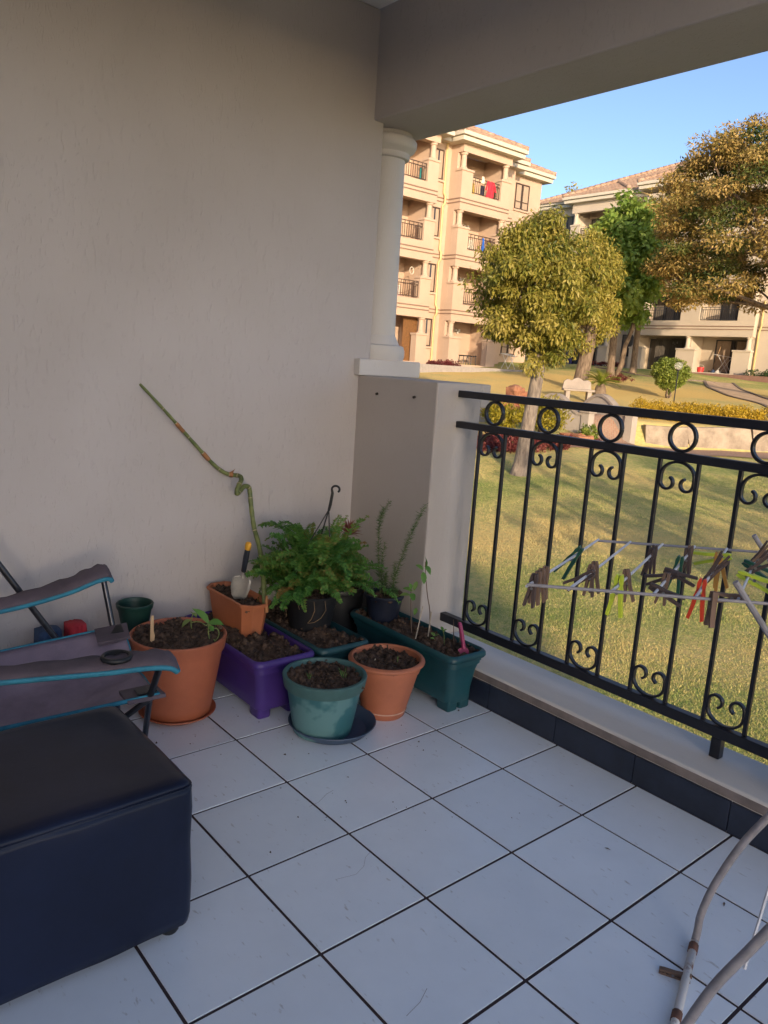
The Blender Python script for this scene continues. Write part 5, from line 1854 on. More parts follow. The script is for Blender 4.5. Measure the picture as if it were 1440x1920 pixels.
# cycad
cx_, cy_ = -19.98 + 4.5 * 0.62, 28.43 - 4.5 * 0.66
cx_, cy_ = xy_at(31.5, 8.35)
cz_ = tz(cx_, cy_)
cy = thing('cycad_palm', (cx_, cy_, cz_), 'small cycad palm behind the garden bench', 'palm')
MB().lathe([(0.22, -0.05), (0.24, 0.12), (0.20, 0.35), (0.13, 0.46), (0, 0.48)], 14, (cx_, cy_, cz_)).build('trunk', M_bark, cy, smooth=True)
M_cyc = leaf_mat('cycad_leaf', [(0.05, 0.085, 0.012), (0.14, 0.18, 0.02), (0.26, 0.26, 0.04)], None, 0.45, 0.25)
rk = random.Random(8)
for k in range(26):
    a = k * 2.4 + rk.uniform(-0.2, 0.2)
    e0 = rk.uniform(0.25, 1.25)
    L = rk.uniform(0.62, 0.85)
    mb, ti = MB(), []
    p = Vector((cx_, cy_, cz_ + 0.45)); ang = e0
    h = Vector((math.cos(a), math.sin(a), 0)); sdv = Vector((-math.sin(a), math.cos(a), 0))
    for i in range(14):
        d = h * math.cos(ang) + Vector((0, 0, math.sin(ang)))
        q_ = p + d * (L / 14)
        ang -= 0.07
        for s in (-1, 1):
            w = 0.16 * math.sin(PI * (0.15 + 0.8 * i / 14))
            tip = q_ + sdv * (s * w) + d * 0.10 + Vector((0, 0, 0.05))
            mb.add([p, q_, tip], [(0, 1, 2)])
            v_ = rk.uniform(0.3, 0.9)
            ti += [v_, v_, v_]
        p = q_
    build_leaves('frond', mb, ti, M_cyc, cy)

# slope path with dark kerbs, kerb line in front of the far building
cen = [(-19.9, 40.5), (-17.4, 36.6), (-14.7, 33.2), (-12.2, 31.2), (-10.4, 29.0)]
ribbon_on_ground('slope_path', cen, 1.5, M_dirt, 0.02)


def kerb(pts, label, w=0.07, h=0.045):
    C = smooth_path([Vector((x, y, 0)) for x, y in pts], 6)
    mb = MB()
    for i, p in enumerate(C):
        d = (C[min(i + 1, len(C) - 1)] - C[max(i - 1, 0)]).normalized()
        n = Vector((-d.y, d.x, 0)) * w
        z = tz(p.x, p.y)
        for a, b in ((-1, -0.1), (-1, h), (1, h), (1, -0.1)):
            mb.v.append((p.x + n.x * a, p.y + n.y * a, z + b))
    for i in range(len(C) - 1):
        for k in range(3):
            q_ = i * 4 + k
            mb.f.append((q_, q_ + 1, q_ + 5, q_ + 4))
    mb.f += [(0, 1, 2, 3), tuple(len(mb.v) - 4 + k for k in (3, 2, 1, 0))]
    o = mb.build('kerb', M_darkkerb)
    tag(o, label, 'kerb')


kerb([(-20.5, 40.1), (-18.1, 36.1), (-15.4, 32.7), (-13.0, 30.7), (-11.3, 28.6)], 'dark curved kerb on the hedge side of the slope path')
kerb([(-19.3, 41.0), (-16.7, 37.1), (-14.0, 33.8), (-11.5, 31.8), (-9.6, 29.6)], 'dark curved kerb on the far side of the slope path')
kerb([(-27.5, 39.6), (-24.5, 38.7), (-22.4, 38.3), (-20.6, 38.9), (-19.6, 39.6)], 'long dark kerb line across the lawn below the far building', 0.10, 0.07)
bush('low_scrub', 39.5, 11.3, 0.9, 0.22, 30, 30, 0.10, 0.02, M_bark and M_red, 'low brownish scrub patch on the slope', 'bush', 75, 0, (0.35, 0.1), stem=False)
# ------------------------------------------------------------------ apartment buildings across the lawn
M_b1 = mat('peach_render', (0.46, 0.335, 0.25), 0.85, 0.05, 0.8, bump=0.004, bscale=12)
M_b2 = mat('cream_render', (0.46, 0.39, 0.31), 0.85, 0.05, 0.8, bump=0.004, bscale=12)
M_fascia = mat('fascia_paint', (0.52, 0.47, 0.38), 0.6, 0.04)
M_band = mat('brown_band', (0.22, 0.14, 0.10), 0.85, 0.08)
M_roof = mat('roof_tile', (0.28, 0.175, 0.12), 0.85, 0.0, 2.5, col2=(0.38, 0.26, 0.185), bump=0.02, bscale=9)
M_frame = mat('bronze_frame', (0.055, 0.032, 0.022), 0.5, 0.1)
M_frame2 = mat('grey_frame', (0.030, 0.032, 0.040), 0.5, 0.1)
M_pane = glass_mat('dark_glass', (0.035, 0.035, 0.040), 0.06)
M_curt = mat('curtain', (0.36, 0.27, 0.20), 0.9, 0.2, 9, stretch=(6, 6, 0.3))
M_curt2 = mat('grey_curtain', (0.13, 0.115, 0.10), 0.9, 0.25, 9, stretch=(6, 6, 0.3))
M_rail2 = mat('brown_rail', (0.045, 0.026, 0.018), 0.5, 0.1)
M_dpipe = mat('cream_pipe', (0.50, 0.36, 0.16), 0.5, 0.05)
M_white = mat('white_plastic', (0.72, 0.70, 0.66), 0.5, 0.04)
M_terr = mat('terrace_slab', (0.30, 0.27, 0.25), 0.8, 0.1)
M_gate = mat('brown_slats', (0.20, 0.095, 0.035), 0.6, 0.2, 10)


class Facade:
    """facade frame: u runs along the wall, d outward, z up"""
    def __init__(s, o, u, d):
        s.o, s.u, s.d = Vector(o), Vector(u), Vector(d)

    def pt(s, u, d, z):
        p = s.o + s.u * u + s.d * d
        return (p.x, p.y, z)

    def box(s, mb, u0, u1, d0, d1, z0, z1):
        a, b = s.pt(u0, d0, z0), s.pt(u1, d1, z1)
        return mb.box(min(a[0], b[0]), max(a[0], b[0]), min(a[1], b[1]), max(a[1], b[1]), z0, z1)

    def part(s, name, m, parent, *boxes, bevel=0.0):
        mb = MB()
        for b in boxes: s.box(mb, *b)
        return mb.build(name, m, parent, bevel=bevel)

    def window(s, parent, u0, u1, z0, z1, d, fm, pm, mull=1, tran=0.62, name='window', cm=None):
        """frame, panes and sill standing in a shallow reveal in front of plane d"""
        fw = 0.07
        mb = MB()
        s.box(mb, u0, u1, d - 0.02, d + 0.05, z0, z0 + fw)
        s.box(mb, u0, u1, d - 0.02, d + 0.05, z1 - fw, z1)
        s.box(mb, u0, u0 + fw, d - 0.02, d + 0.049, z0 + fw, z1 - fw)
        s.box(mb, u1 - fw, u1, d - 0.02, d + 0.049, z0 + fw, z1 - fw)
        fr = mb.build(name, fm, parent)
        for k in range(1, mull + 1):
            uu = u0 + (u1 - u0) * k / (mull + 1)
            s.part('mullion', fm, fr, (uu - 0.03, uu + 0.03, d - 0.02, d + 0.047, z0 + fw, z1 - fw))
        if tran:
            zz = z1 - (z1 - z0) * tran - 0.02
            s.part('transom', fm, fr, (u0 + fw, u1 - fw, d - 0.02, d + 0.045, zz, zz + 0.05))
        s.part('pane', pm, fr, (u0 + fw, u1 - fw, d - 0.015, d + 0.015, z0 + fw, z1 - fw))
        if cm:
            s.part('curtain', cm, fr, (u0 + fw, u0 + (u1 - u0) * 0.42, d - 0.014, d + 0.019, z0 + fw, z1 - fw), (u0 + (u1 - u0) * 0.58, u1 - fw, d - 0.014, d + 0.019, z0 + fw, z1 - fw))
        return fr

    def railing(s, parent, u0, u1, z0, z1, d, m, step=0.14):
        mb = MB()
        s.box(mb, u0, u1, d - 0.02, d + 0.02, z1 - 0.035, z1)
        s.box(mb, u0, u1, d - 0.02, d + 0.02, z1 - 0.19, z1 - 0.155)
        s.box(mb, u0, u1, d - 0.02, d + 0.02, z0, z0 + 0.035)
        n = max(int((u1 - u0) / step), 2)
        for k in range(n + 1):
            u = u0 + (u1 - u0) * k / n
            s.box(mb, u - 0.011, u + 0.011, d - 0.011, d + 0.011, z0 + 0.035, z1 - 0.155 if k % 2 else z1 - 0.035)
        o = mb.build('railing', m, parent)
        o['kind'] = 'stuff'
        return o

    def column(s, parent, u, d, z0, z1, r, m, n=14):
        h = z1 - z0
        pr = [(r * 1.45, 0), (r * 1.45, 0.05), (r * 1.15, 0.09), (r, 0.13), (r * 0.92, h - 0.12), (r * 1.2, h - 0.10), (r * 1.35, h - 0.05), (r * 1.35, h)]
        return MB().lathe(pr, n, s.pt(u, d, z0)).build('column', m, parent, smooth=True)

    def lamp(s, parent, u, d, z):
        l = s.part('wall_lamp', M_white, parent, (u - 0.05, u + 0.05, d, d + 0.05, z - 0.02, z + 0.02))
        for a in (-0.13, 0.0, 0.13):
            s.part('shade', M_white, l, (u + a - 0.045, u + a + 0.045, d + 0.05, d + 0.15, z - 0.17 + abs(a) * 0.7, z - 0.03 + abs(a) * 0.7))


def loggia(F, root, u0, u1, L, M, top, pier_l=0.8, pier_r=0.72, ground=False, fm=None, depth=1.9, cm=None, mid=None, railm=None):
    """one storey of a balcony bay: floor edge, parapet, piers, columns, rail, door and lamp"""
    zt = L + 2.25
    F.part('parapet', M, root, (u0, u1, -0.4205, 0, L - 0.56, L + (0.0 if ground else 0.35)), bevel=0.0)
    F.part('balcony_floor', M, root, (u0 + 0.21, u1 - 0.21, -depth, -0.421, L - 0.25, L + 0.02))
    if not ground:
        F.part('string_course', M_band, root, (u0 - 0.001, u1 + 0.001, 0.001, 0.035, L - 0.02, L + 0.035))
        F.part('string_course', M_band, root, (u0 - 0.001, u1 + 0.001, 0.001, 0.035, L - 0.20, L - 0.15))
    zp = L + 1.35
    zb = L + (0.001 if ground else 0.351)
    piers = [(u0, u0 + pier_l), (u1 - pier_r, u1)]
    if mid: piers.insert(1, mid)
    for i, (a, b) in enumerate(piers):
        F.part('pier', M, root, (a + 0.002, b - 0.002, -0.4195, -0.002, zb, zp))
        F.part('pier_cap', M, root, (a - 0.05, b + 0.05, -0.46, 0.05, zp + 0.001, zp + 0.11), bevel=0.015)
        uc = a + 0.26 if i == 0 else (b - 0.26 if i == len(piers) - 1 else (a + b) / 2)
        F.column(root, uc, -0.22, zp + 0.111, zt, 0.15, M)
    if not ground:
        for (a, b) in zip(piers[:-1], piers[1:]):
            F.railing(root, a[1] + 0.02, b[0] - 0.02, L + 0.42, L + 1.2, -0.12, railm or M_rail2)
    F.part('lintel', M, root, (u0, u1, -0.4205, -0.001, zt + 0.001, top))
    F.window(root, u0 + 0.42, u0 + 2.0, L + 0.021, L + 2.1, -depth + 0.001, fm or M_frame, M_pane, 1, 0, 'door', cm or M_curt)
    F.lamp(root, u0 + 2.35, -depth, L + 1.9)


def eave(F, root, u0, u1, d, z, m=M_fascia, ext=0.5, back=None, left=True, right=True):
    """boxed eave with a gutter along the front of a wall at depth d; returns gutter edge"""
    a, b = (u0 - (ext if left else 0)), (u1 + (ext if right else 0))
    bk = d - 0.3 if back is None else back
    F.part('soffit', m, root, (a, b, bk, d + ext - 0.08, z, z + 0.20))
    F.part('gutter', m, root, (a - (0.09 if left else 0), b + (0.09 if right else 0), bk, d + ext + 0.05, z + 0.23, z + 0.44), bevel=0.02)


def tiled_slope(F, root, u0, u1, dfront, z0, pitch, run, name='roof', hipL=True, hipR=True, um=0.30, rows=0.36):
    """front roof slope built from overlapping wavy tile courses, hipped at the ends"""
    V, Fc = [], []
    n = int(run / rows)
    tp = math.tan(pitch)
    for k in range(n):
        b0, b1 = k * rows, (k + 1) * rows + 0.04
        ua0, ub0 = u0 + (b0 if hipL else 0), u1 - (b0 if hipR else 0)
        ua1, ub1 = u0 + (b1 if hipL else 0), u1 - (b1 if hipR else 0)
        if ub1 - ua1 < 0.3: break
        m = max(int((u1 - u0) / um) * 4, 8)
        i0 = len(V)
        for i in range(m + 1):
            uu = u0 + (u1 - u0) * i / m
            wv = 0.035 * math.sin(2 * PI * (uu - u0) / um)
            uA, uB = min(max(uu, ua0), ub0), min(max(uu, ua1), ub1)
            V.append(F.pt(uA, dfront - b0, z0 + b0 * tp + 0.045 + wv))
            V.append(F.pt(uB, dfront - b1, z0 + b1 * tp + wv))
            V.append(F.pt(uA, dfront - b0, z0 + b0 * tp - 0.02))
        for i in range(m):
            a = i0 + i * 3
            Fc += [(a, a + 3, a + 4, a + 1), (a + 2, a + 5, a + 3, a)]
    o = np_mesh(name, V, Fc, M_roof, root)
    o['kind'] = 'stuff'
    return o


def hip_caps(F, root, p0, p1, n, r=0.13):
    """row of half-round cap tiles from p0 to p1 (u,d,z)"""
    a, b = Vector(F.pt(*p0)), Vector(F.pt(*p1))
    for k in range(n):
        q0, q1 = a.lerp(b, k / n), a.lerp(b, (k + 1.12) / n)
        MB().tube([q0, q1], [r * 1.05, r * 0.86], 8).build('cap_tile', M_roof, root, smooth='all')


# ---- building with the sunlit front (faces +x)
X1 = -28.26
F1 = Facade((X1, 0, 0), (0, 1, 0), (1, 0, 0))
B1 = thing('apartment_building', (X1 - 5, 28, 1.0), 'peach coloured four storey apartment block with stacked balconies in full sun', 'building')
LV = [1.45, 4.25, 7.05, 9.85]
TOP1 = 12.5
F1.part('wall', M_b1, B1, (14, 31.1, -12, -1.901, 0.2, TOP1))
F1.part('wall', M_b1, B1, (25.76, 27.39, -1.9, -0.9, 0.2, TOP1))
F1.part('wall', M_b1, B1, (31.101, 33.05, -12, -1.49, 0.2, TOP1))
F1.part('wall', M_b1, B1, (33.051, 36.3, -12, -2.24, 0.2, TOP1))
for a, b in ((27.39, 27.6), (30.9, 31.1), (25.55, 25.759), (21.9, 22.1)):
    F1.part('side_wall', M_b1, B1, (a, b, -1.9, -0.421, 0.2, TOP1 - 0.001))
for i, L in enumerate(LV):
    nxt = LV[i + 1] - 0.561 if i < 3 else TOP1
    for (u0, u1) in ((27.39, 31.1), (21.9, 25.76)):
        loggia(F1, B1, u0, u1, L, M_b1, nxt, ground=(i == 0))
    for zz in (L + 0.85,):
        w_ = F1.window(B1, 26.15, 26.85, L + 0.85, L + 2.3, -0.9, M_frame, M_pane, 0, 0.0, 'window', M_curt)
        F1.part('sill', M_b1, w_, (26.08, 26.92, -0.9, -0.80, L + 0.75, L + 0.849))
        w_ = F1.window(B1, 33.98, 35.2, L + 0.80, L + 2.25, -2.24, M_frame, M_pane, 1, 0.70, 'window', M_curt)
        F1.part('sill', M_b1, w_, (33.9, 35.28, -2.24, -2.14, L + 0.70, L + 0.799))
    if i:
        for z_ in (L - 0.02, L - 0.20):
            F1.part('string_course', M_band, B1, (25.761, 27.38, -0.899, -0.865, z_, z_ + 0.052))
            F1.part('string_course', M_band, B1, (27.355, 27.389, -0.86, -0.001, z_, z_ + 0.052))
            F1.part('string_course', M_band, B1, (31.102, 33.05, -1.489, -1.455, z_, z_ + 0.052))
F1.part('patio', M_terr, B1, (20, 36.5, -1.2, 2.2, 0.6, 1.37))
eave(F1, B1, 27.39, 31.1, 0.0, TOP1 + 0.001, back=-1.9)
eave(F1, B1, 21.9, 25.76, 0.0, TOP1 + 0.001, back=-1.9)
F1.part('gutter', M_fascia, B1, (26.36, 26.79, -2, -0.35, TOP1 + 0.235, TOP1 + 0.44))
F1.part('soffit', M_fascia, B1, (26.27, 26.88, -2, -0.45, TOP1 + 0.002, TOP1 + 0.20))
eave(F1, B1, 31.701, 33.05, -1.49, TOP1 + 0.002, left=False, back=-3)
eave(F1, B1, 33.55, 36.3, -2.24, TOP1 + 0.003, left=False, back=-4)
zr = TOP1 + 0.44
PT = math.radians(24)
tiled_slope(F1, B1, 26.8, 31.69, 0.55, zr, PT, 2.45)
tiled_slope(F1, B1, 21.3, 26.35, 0.55, zr, PT, 2.45)
tiled_slope(F1, B1, 24.0, 30.0, -0.35, zr, PT, 4.0, hipL=False, hipR=False)
tiled_slope(F1, B1, 31.0, 33.64, -0.94, zr, PT, 2.5, hipL=False)
tiled_slope(F1, B1, 33.1, 36.9, -1.69, zr, PT, 2.6, hipL=False)
F1b = Facade((0, 26.8, 0), (-1, 0, 0), (0, -1, 0))          # side slope of the right bay
tiled_slope(F1b, B1, -X1 - 0.55, -X1 + 3.2, 0.0, zr, PT, 2.45, hipR=False)
hip_caps(F1, B1, (26.82, 0.53, zr + 0.06), (29.2, -1.9, zr + 1.12), 9)
hip_caps(F1, B1, (31.67, 0.53, zr + 0.06), (29.3, -1.9, zr + 1.12), 9)
hip_caps(F1, B1, (33.62, -0.96, zr + 0.06), (31.4, -3.2, zr + 1.06), 8)
hip_caps(F1, B1, (36.88, -1.71, zr + 0.06), (34.4, -4.2, zr + 1.15), 9)
# rainwater pipe with its offsets at each storey
pp = []
for i, z in enumerate((12.75, 12.45)):
    pp.append(F1.pt(26.98 if i else 27.18, -0.45 if not i else -0.82, z))
for L in reversed(LV[1:]):
    pp += [F1.pt(26.98, -0.82, L + 0.25), F1.pt(27.02, -0.74, L + 0.1), F1.pt(27.02, -0.74, L - 0.25), F1.pt(26.96, -0.82, L - 0.4)]
pp.append(F1.pt(26.96, -0.82, 1.38))
MB().tube(pp, 0.065, 8).build('rainwater_pipe', M_dpipe, B1, smooth=True)
# folding security gate on the ground floor
gt = MB()
for k in range(14):
    F1.box(gt, 24.62 + k * 0.075, 24.66 + k * 0.075, -0.62 - 0.02 * (k % 2), -0.58, 1.47, 3.66)
gto = gt.build('security_gate', M_gate, B1)
gto['kind'] = 'stuff'

# ---- far building (faces -y)
Y2 = 45.6
F2 = Facade((0, Y2, 0), (1, 0, 0), (0, -1, 0))
B2 = thing('apartment_building', (-29, Y2 + 5, 1.5), 'cream four storey apartment block behind the trees at the lawn top', 'building')
LV2 = [1.98, 4.85, 7.65, 10.45]
TOP2 = 13.35
F2.part('wall', M_b2, B2, (-35.3, -18.0, -12, -1.901, 0.2, TOP2))
F2.part('wall', M_b2, B2, (-30.99, -29.21, -1.9, -0.8, 0.2, TOP2))
F2.part('wall', M_b2, B2, (-38.6, -35.301, -12, -1.0, 0.2, TOP2))
F2.part('wall', M_b2, B2, (-20.79, -10.0, -1.9, -0.45, 0.2, TOP2))
F2.part('wall', M_b2, B2, (-46.0, -38.601, -14, -2.2, 0.2, TOP2 - 0.3))
for a, b in ((-35.3, -35.09), (-31.2, -30.991), (-29.209, -29.0), (-21.0, -20.791), (-25.15, -24.95)):
    F2.part('side_wall', M_b2, B2, (a, b, -1.9, -0.421, 0.2, TOP2 - 0.001))
for i, L in enumerate(LV2):
    nxt = LV2[i + 1] - 0.561 if i < 3 else TOP2
    loggia(F2, B2, -29.209, -20.791, L, M_b2, nxt, pier_l=1.0, pier_r=1.1, ground=(i == 0), fm=M_frame2, cm=M_curt2, mid=(-25.7, -24.4), railm=M_frame2)
    loggia(F2, B2, -35.3, -30.991, L, M_b2, nxt, pier_l=0.8, pier_r=0.8, ground=(i == 0), fm=M_frame2, cm=M_curt2, railm=M_frame2)
    F2.window(B2, -24.0, -21.6, L + 0.021, L + 2.15, -1.899, M_frame2, M_pane, 1, 0, 'door', M_curt if i == 0 else M_curt2)
    F2.window(B2, -27.2, -25.4, L + 0.021, L + 2.15, -1.899, M_frame2, M_pane, 1, 0, 'door', M_curt2)
    w_ = F2.window(B2, -30.35, -29.35, L + 0.80, L + 2.30, -0.8, M_frame2, M_pane, 1, 0.68, 'window', M_white if i == 3 else M_curt2)
    F2.part('sill', M_b2, w_, (-30.45, -29.25, -0.8, -0.70, L + 0.70, L + 0.799))
    w_ = F2.window(B2, -36.9, -35.9, L + 0.80, L + 2.30, -1.0, M_frame2, M_pane, 1, 0.68, 'window', M_curt2)
    F2.part('sill', M_b2, w_, (-37.0, -35.8, -1.0, -0.90, L + 0.70, L + 0.799))
    w_ = F2.window(B2, -40.2, -39.1, L + 0.80, L + 2.1, -2.2, M_frame2, M_pane, 1, 0.68, 'window', M_curt2)
    if i:
        for z_ in (L - 0.02, L - 0.20):
            F2.part('string_course', M_band, B2, (-30.98, -29.22, -0.799, -0.765, z_, z_ + 0.052))
            F2.part('string_course', M_band, B2, (-20.78, -10.0, -0.449, -0.415, z_, z_ + 0.052))
            F2.part('string_course', M_band, B2, (-38.6, -35.31, -0.999, -0.965, z_, z_ + 0.052))
F2.part('patio', mat('red_patio', (0.20, 0.11, 0.085), 0.85, 0.1), B2, (-36, -18, -1.2, 1.0, 0.8, 1.93))
# vertical blinds in the left ground floor bay
bl = MB()
for k in range(26):
    F2.box(bl, -28.15 + k * 0.10, -28.09 + k * 0.10, -1.55, -1.53, 2.05, 4.15)
blo = bl.build('vertical_blind', M_curt2, B2)
blo['kind'] = 'stuff'
eave(F2, B2, -35.3, -30.991, 0.0, TOP2 + 0.001, back=-1.9)
eave(F2, B2, -29.209, -20.791, 0.0, TOP2 + 0.30, back=-1.9, right=False)
F2.part('soffit', M_fascia, B2, (-30.49, -29.71, -2, -0.35, TOP2 + 0.002, TOP2 + 0.2))
F2.part('gutter', M_fascia, B2, (-30.40, -29.80, -2, -0.25, TOP2 + 0.235, TOP2 + 0.44))
eave(F2, B2, -38.6, -35.81, -1.0, TOP2 + 0.002, right=False, back=-3)
eave(F2, B2, -46.0, -39.2, -2.2, TOP2 - 0.30, right=False, left=False, back=-4)
zr2 = TOP2 + 0.44
tiled_slope(F2, B2, -35.9, -30.39, 0.55, zr2, PT, 2.75)
tiled_slope(F2, B2, -39.2, -10, -0.25, zr2, PT, 7.5, hipL=True, hipR=False)
tiled_slope(F2, B2, -29.8, -14, 0.55, zr2 + 0.3, PT, 7.6, hipL=True, hipR=False)
tiled_slope(F2, B2, -46, -38.4, -1.65, zr2 - 0.3, PT, 5.0, hipL=False, hipR=False)
hip_caps(F2, B2, (-30.41, 0.53, zr2 + 0.06), (-33.1, -2.15, zr2 + 1.25), 9, 0.15)
hip_caps(F2, B2, (-35.88, 0.53, zr2 + 0.06), (-33.2, -2.15, zr2 + 1.25), 9, 0.15)
hip_caps(F2, B2, (-29.78, 0.53, zr2 + 0.36), (-22.3, -6.95, zr2 + 3.7), 26, 0.15)
hip_caps(F2, B2, (-39.18, -0.27, zr2 + 0.06), (-31.8, -7.65, zr2 + 3.35), 26, 0.15)
hip_caps(F2, B2, (-31.8, -7.65, zr2 + 3.35), (-22.4, -7.6, zr2 + 3.45), 22, 0.15)
MB().tube([F2.pt(-29.95, -0.3, TOP2 + 0.3), F2.pt(-29.05, -0.0 + 0.05, TOP2 - 0.1), F2.pt(-29.1, -0.7, TOP2 - 0.3), F2.pt(-29.1, -0.72, 2)], 0.06, 8).build('rainwater_pipe', M_dpipe, B2, smooth=True)
MB().tube([F2.pt(-20.55, -0.37, 6.4), F2.pt(-20.55, -0.37, 5.2), F2.pt(-20.5, -0.30, 4.9), F2.pt(-20.62, -0.37, 4.5), F2.pt(-20.62, -0.37, 1.9)], 0.06, 8).build('rainwater_pipe', M_dpipe, B2, smooth=True)

# ------------------------------------------------------------------ things on the far balconies
def laundry(F, u, d, z, w, h, col, label, cat='clothes', sleeves=False):
    m_ = mat('cloth_%d_%d_%d' % tuple(int(c * 255) for c in col), col, 0.85, 0.15, 6)
    mb = MB()
    n = 8
    for j in range(5):
        for i in range(n + 1):
            f = i / n
            zz = z - h * j / 4
            mb.v.append(F.pt(u + w * (f - 0.5) * (1 - 0.12 * math.sin(j)), d + 0.03 * math.sin(f * 12 + j), zz))
    for j in range(4):
        for i in range(n):
            a = j * (n + 1) + i
            mb.f.append((a, a + 1, a + n + 2, a + n + 1))
    if sleeves:
        for s in (-1, 1):
            mb.add([F.pt(u + s * w * 0.4, d + 0.02, z), F.pt(u + s * w * 0.55, d + 0.03, z - 0.08), F.pt(u + s * w * 0.85, d + 0.05, z - h * 0.6), F.pt(u + s * w * 0.6, d + 0.05, z - h * 0.62)], [(0, 1, 2, 3)])
    o = mb.build('hanging_laundry', m_)
    o.modifiers.new('t', 'SOLIDIFY').thickness = 0.02
    tag(o, label, cat)
    return o


laundry(F1, 29.55, -0.02, 9.85 + 1.18, 0.50, 0.80, (0.55, 0.02, 0.04), 'red shirt hanging over the top balcony rail of the peach block', sleeves=True)
laundry(F1, 29.22, -0.28, 9.85 + 0.95, 0.30, 0.50, (0.03, 0.03, 0.07), 'dark cloth hanging beside the red shirt on the top balcony')
laundry(F1, 28.95, -0.02, 9.85 + 1.32, 0.22, 0.34, (0.60, 0.52, 0.42), 'white cap hanging on the top balcony rail of the peach block')
laundry(F1, 28.55, -0.45, 9.85 + 1.0, 0.45, 0.6, (0.45, 0.32, 0.05), 'yellow cloth behind the top balcony rail of the peach block')
laundry(F1, 29.4, -0.06, 7.05 + 1.10, 0.18, 0.65, (0.01, 0.09, 0.40), 'blue garment hanging on the second floor balcony rail')
laundry(F1, 28.7, -0.3, 7.05 + 0.95, 0.40, 0.5, (0.60, 0.55, 0.45), 'white cloth behind the second floor balcony rail')
laundry(F1, 24.85, -0.35, 9.85 + 1.0, 0.12, 0.55, (0.02, 0.22, 0.22), 'teal cloth behind the top left balcony rail')


def wire_airer(F, u, d, z, label, s=1.0):
    t = thing('drying_rack', F.pt(u, d, z), label, 'drying rack')
    mb = MB()
    for k in (-1, 1):
        mb.tube([F.pt(u - 0.35 * s, d + 0.25 * k, z), F.pt(u + 0.30 * s, d + 0.25 * k, z + 0.95 * s)], 0.014, 5)
        mb.tube([F.pt(u + 0.35 * s, d + 0.25 * k, z), F.pt(u - 0.30 * s, d + 0.25 * k, z + 0.95 * s)], 0.014, 5)
    mb.build('legs', M_white, t)
    mb = MB()
    for k in range(6):
        mb.tube([F.pt(u - 0.6 * s, d - 0.25 + 0.1 * k, z + 1.02 * s), F.pt(u + 0.6 * s, d - 0.25 + 0.1 * k, z + 0.86 * s)], 0.009, 5)
    mb.build('rails', M_white, t)


wire_airer(F2, -22.75, -0.9, 1.98, 'white drying rack in the ground floor patio of the cream block', 1.15)
wire_airer(F1, 30.9, 1.2, 1.40, 'white folded rack standing on the patio of the peach block', 0.8)


def stool(F, u, d, z, label):
    t = thing('plastic_stool', F.pt(u, d, z), label, 'stool', 'black stools on the patio')
    F.part('seat', M_black, t, (u - 0.2, u + 0.2, d - 0.2, d + 0.2, z + 0.46, z + 0.52))
    for a in (-1, 1):
        for b in (-1, 1):
            MB().tube([F.pt(u + 0.16 * a, d + 0.16 * b, z + 0.46), F.pt(u + 0.20 * a, d + 0.20 * b, z)], 0.022, 5).build('leg', M_black, t)


stool(F1, 29.35, -0.75, 1.47, 'black plastic stool on the ground floor patio next to the door')
stool(F1, 29.95, -0.75, 1.47, 'black plastic stool on the ground floor patio away from the door')
rb = thing('wire_chair', F1.pt(24.0, -0.7, 4.27), 'pale patterned wire chair on the first floor balcony', 'chair')
mb = MB()
for k in range(9):
    mb.tube([F1.pt(23.4 + 0.12 * k, -0.7, 4.27), F1.pt(23.6 + 0.10 * k, -0.75, 5.2)], 0.02, 5)
mb.build('back', M_white, rb)
F1.part('seat', mat('floral_cushion', (0.40, 0.25, 0.22), 0.9, 0.5, 9), rb, (23.3, 24.5, -1.2, -0.65, 4.6, 4.75))
rg = MB().tube([F1.pt(24.72 + 0.13 * math.cos(a), -0.35, 5.95 + 0.17 * math.sin(a)) for a in [k * PI / 10 for k in range(20)]], 0.022, 6, closed=True).build('hanging_ring', M_fascia)
tag(rg, 'white ring hanging above the first floor balcony rail', 'ornament')
bk_ = thing('bucket', F2.pt(-24.15, -0.6, 1.95), 'red bucket in the ground floor patio of the cream block', 'bucket')
MB().lathe([(0, 0), (0.16, 0), (0.21, 0.36), (0.22, 0.36), (0.19, 0.02), (0, 0.02)], 16, F2.pt(-24.15, -0.6, 1.95)).build('body', mat('red_bucket', (0.5, 0.03, 0.03), 0.5), bk_, smooth=True)
MB().tube([F2.pt(-24.15 + 0.21 * math.cos(a), -0.6, 2.31 + 0.16 * math.sin(a)) for a in [k * PI / 8 for k in range(9)]], 0.008, 5).build('handle', M_white, bk_)
br = thing('broom', F2.pt(-23.6, -1.3, 1.98), 'long wooden broom leaning on the patio wall of the cream block', 'broom')
MB().tube([F2.pt(-23.75, -1.3, 2.1), F2.pt(-23.45, -1.5, 3.75)], 0.03, 6).build('handle', mat('broom_wood', (0.28, 0.18, 0.10), 0.8), br)
F2.part('head', mat('broom_head', (0.10, 0.07, 0.04), 0.9), br, (-23.95, -23.55, -1.35, -1.22, 1.985, 2.14))
bg_ = bush('crumpled_bag', 48.2, 19.2, 0.01, 0.01, 1, 1, 0.01, 0.01, M_dark, 'tiny', 'x', 1, stem=False) if False else None
sk = thing('rag_pile', F2.pt(-23.35, -0.7, 1.95), 'blue and white rag pile beside the red bucket', 'rags')
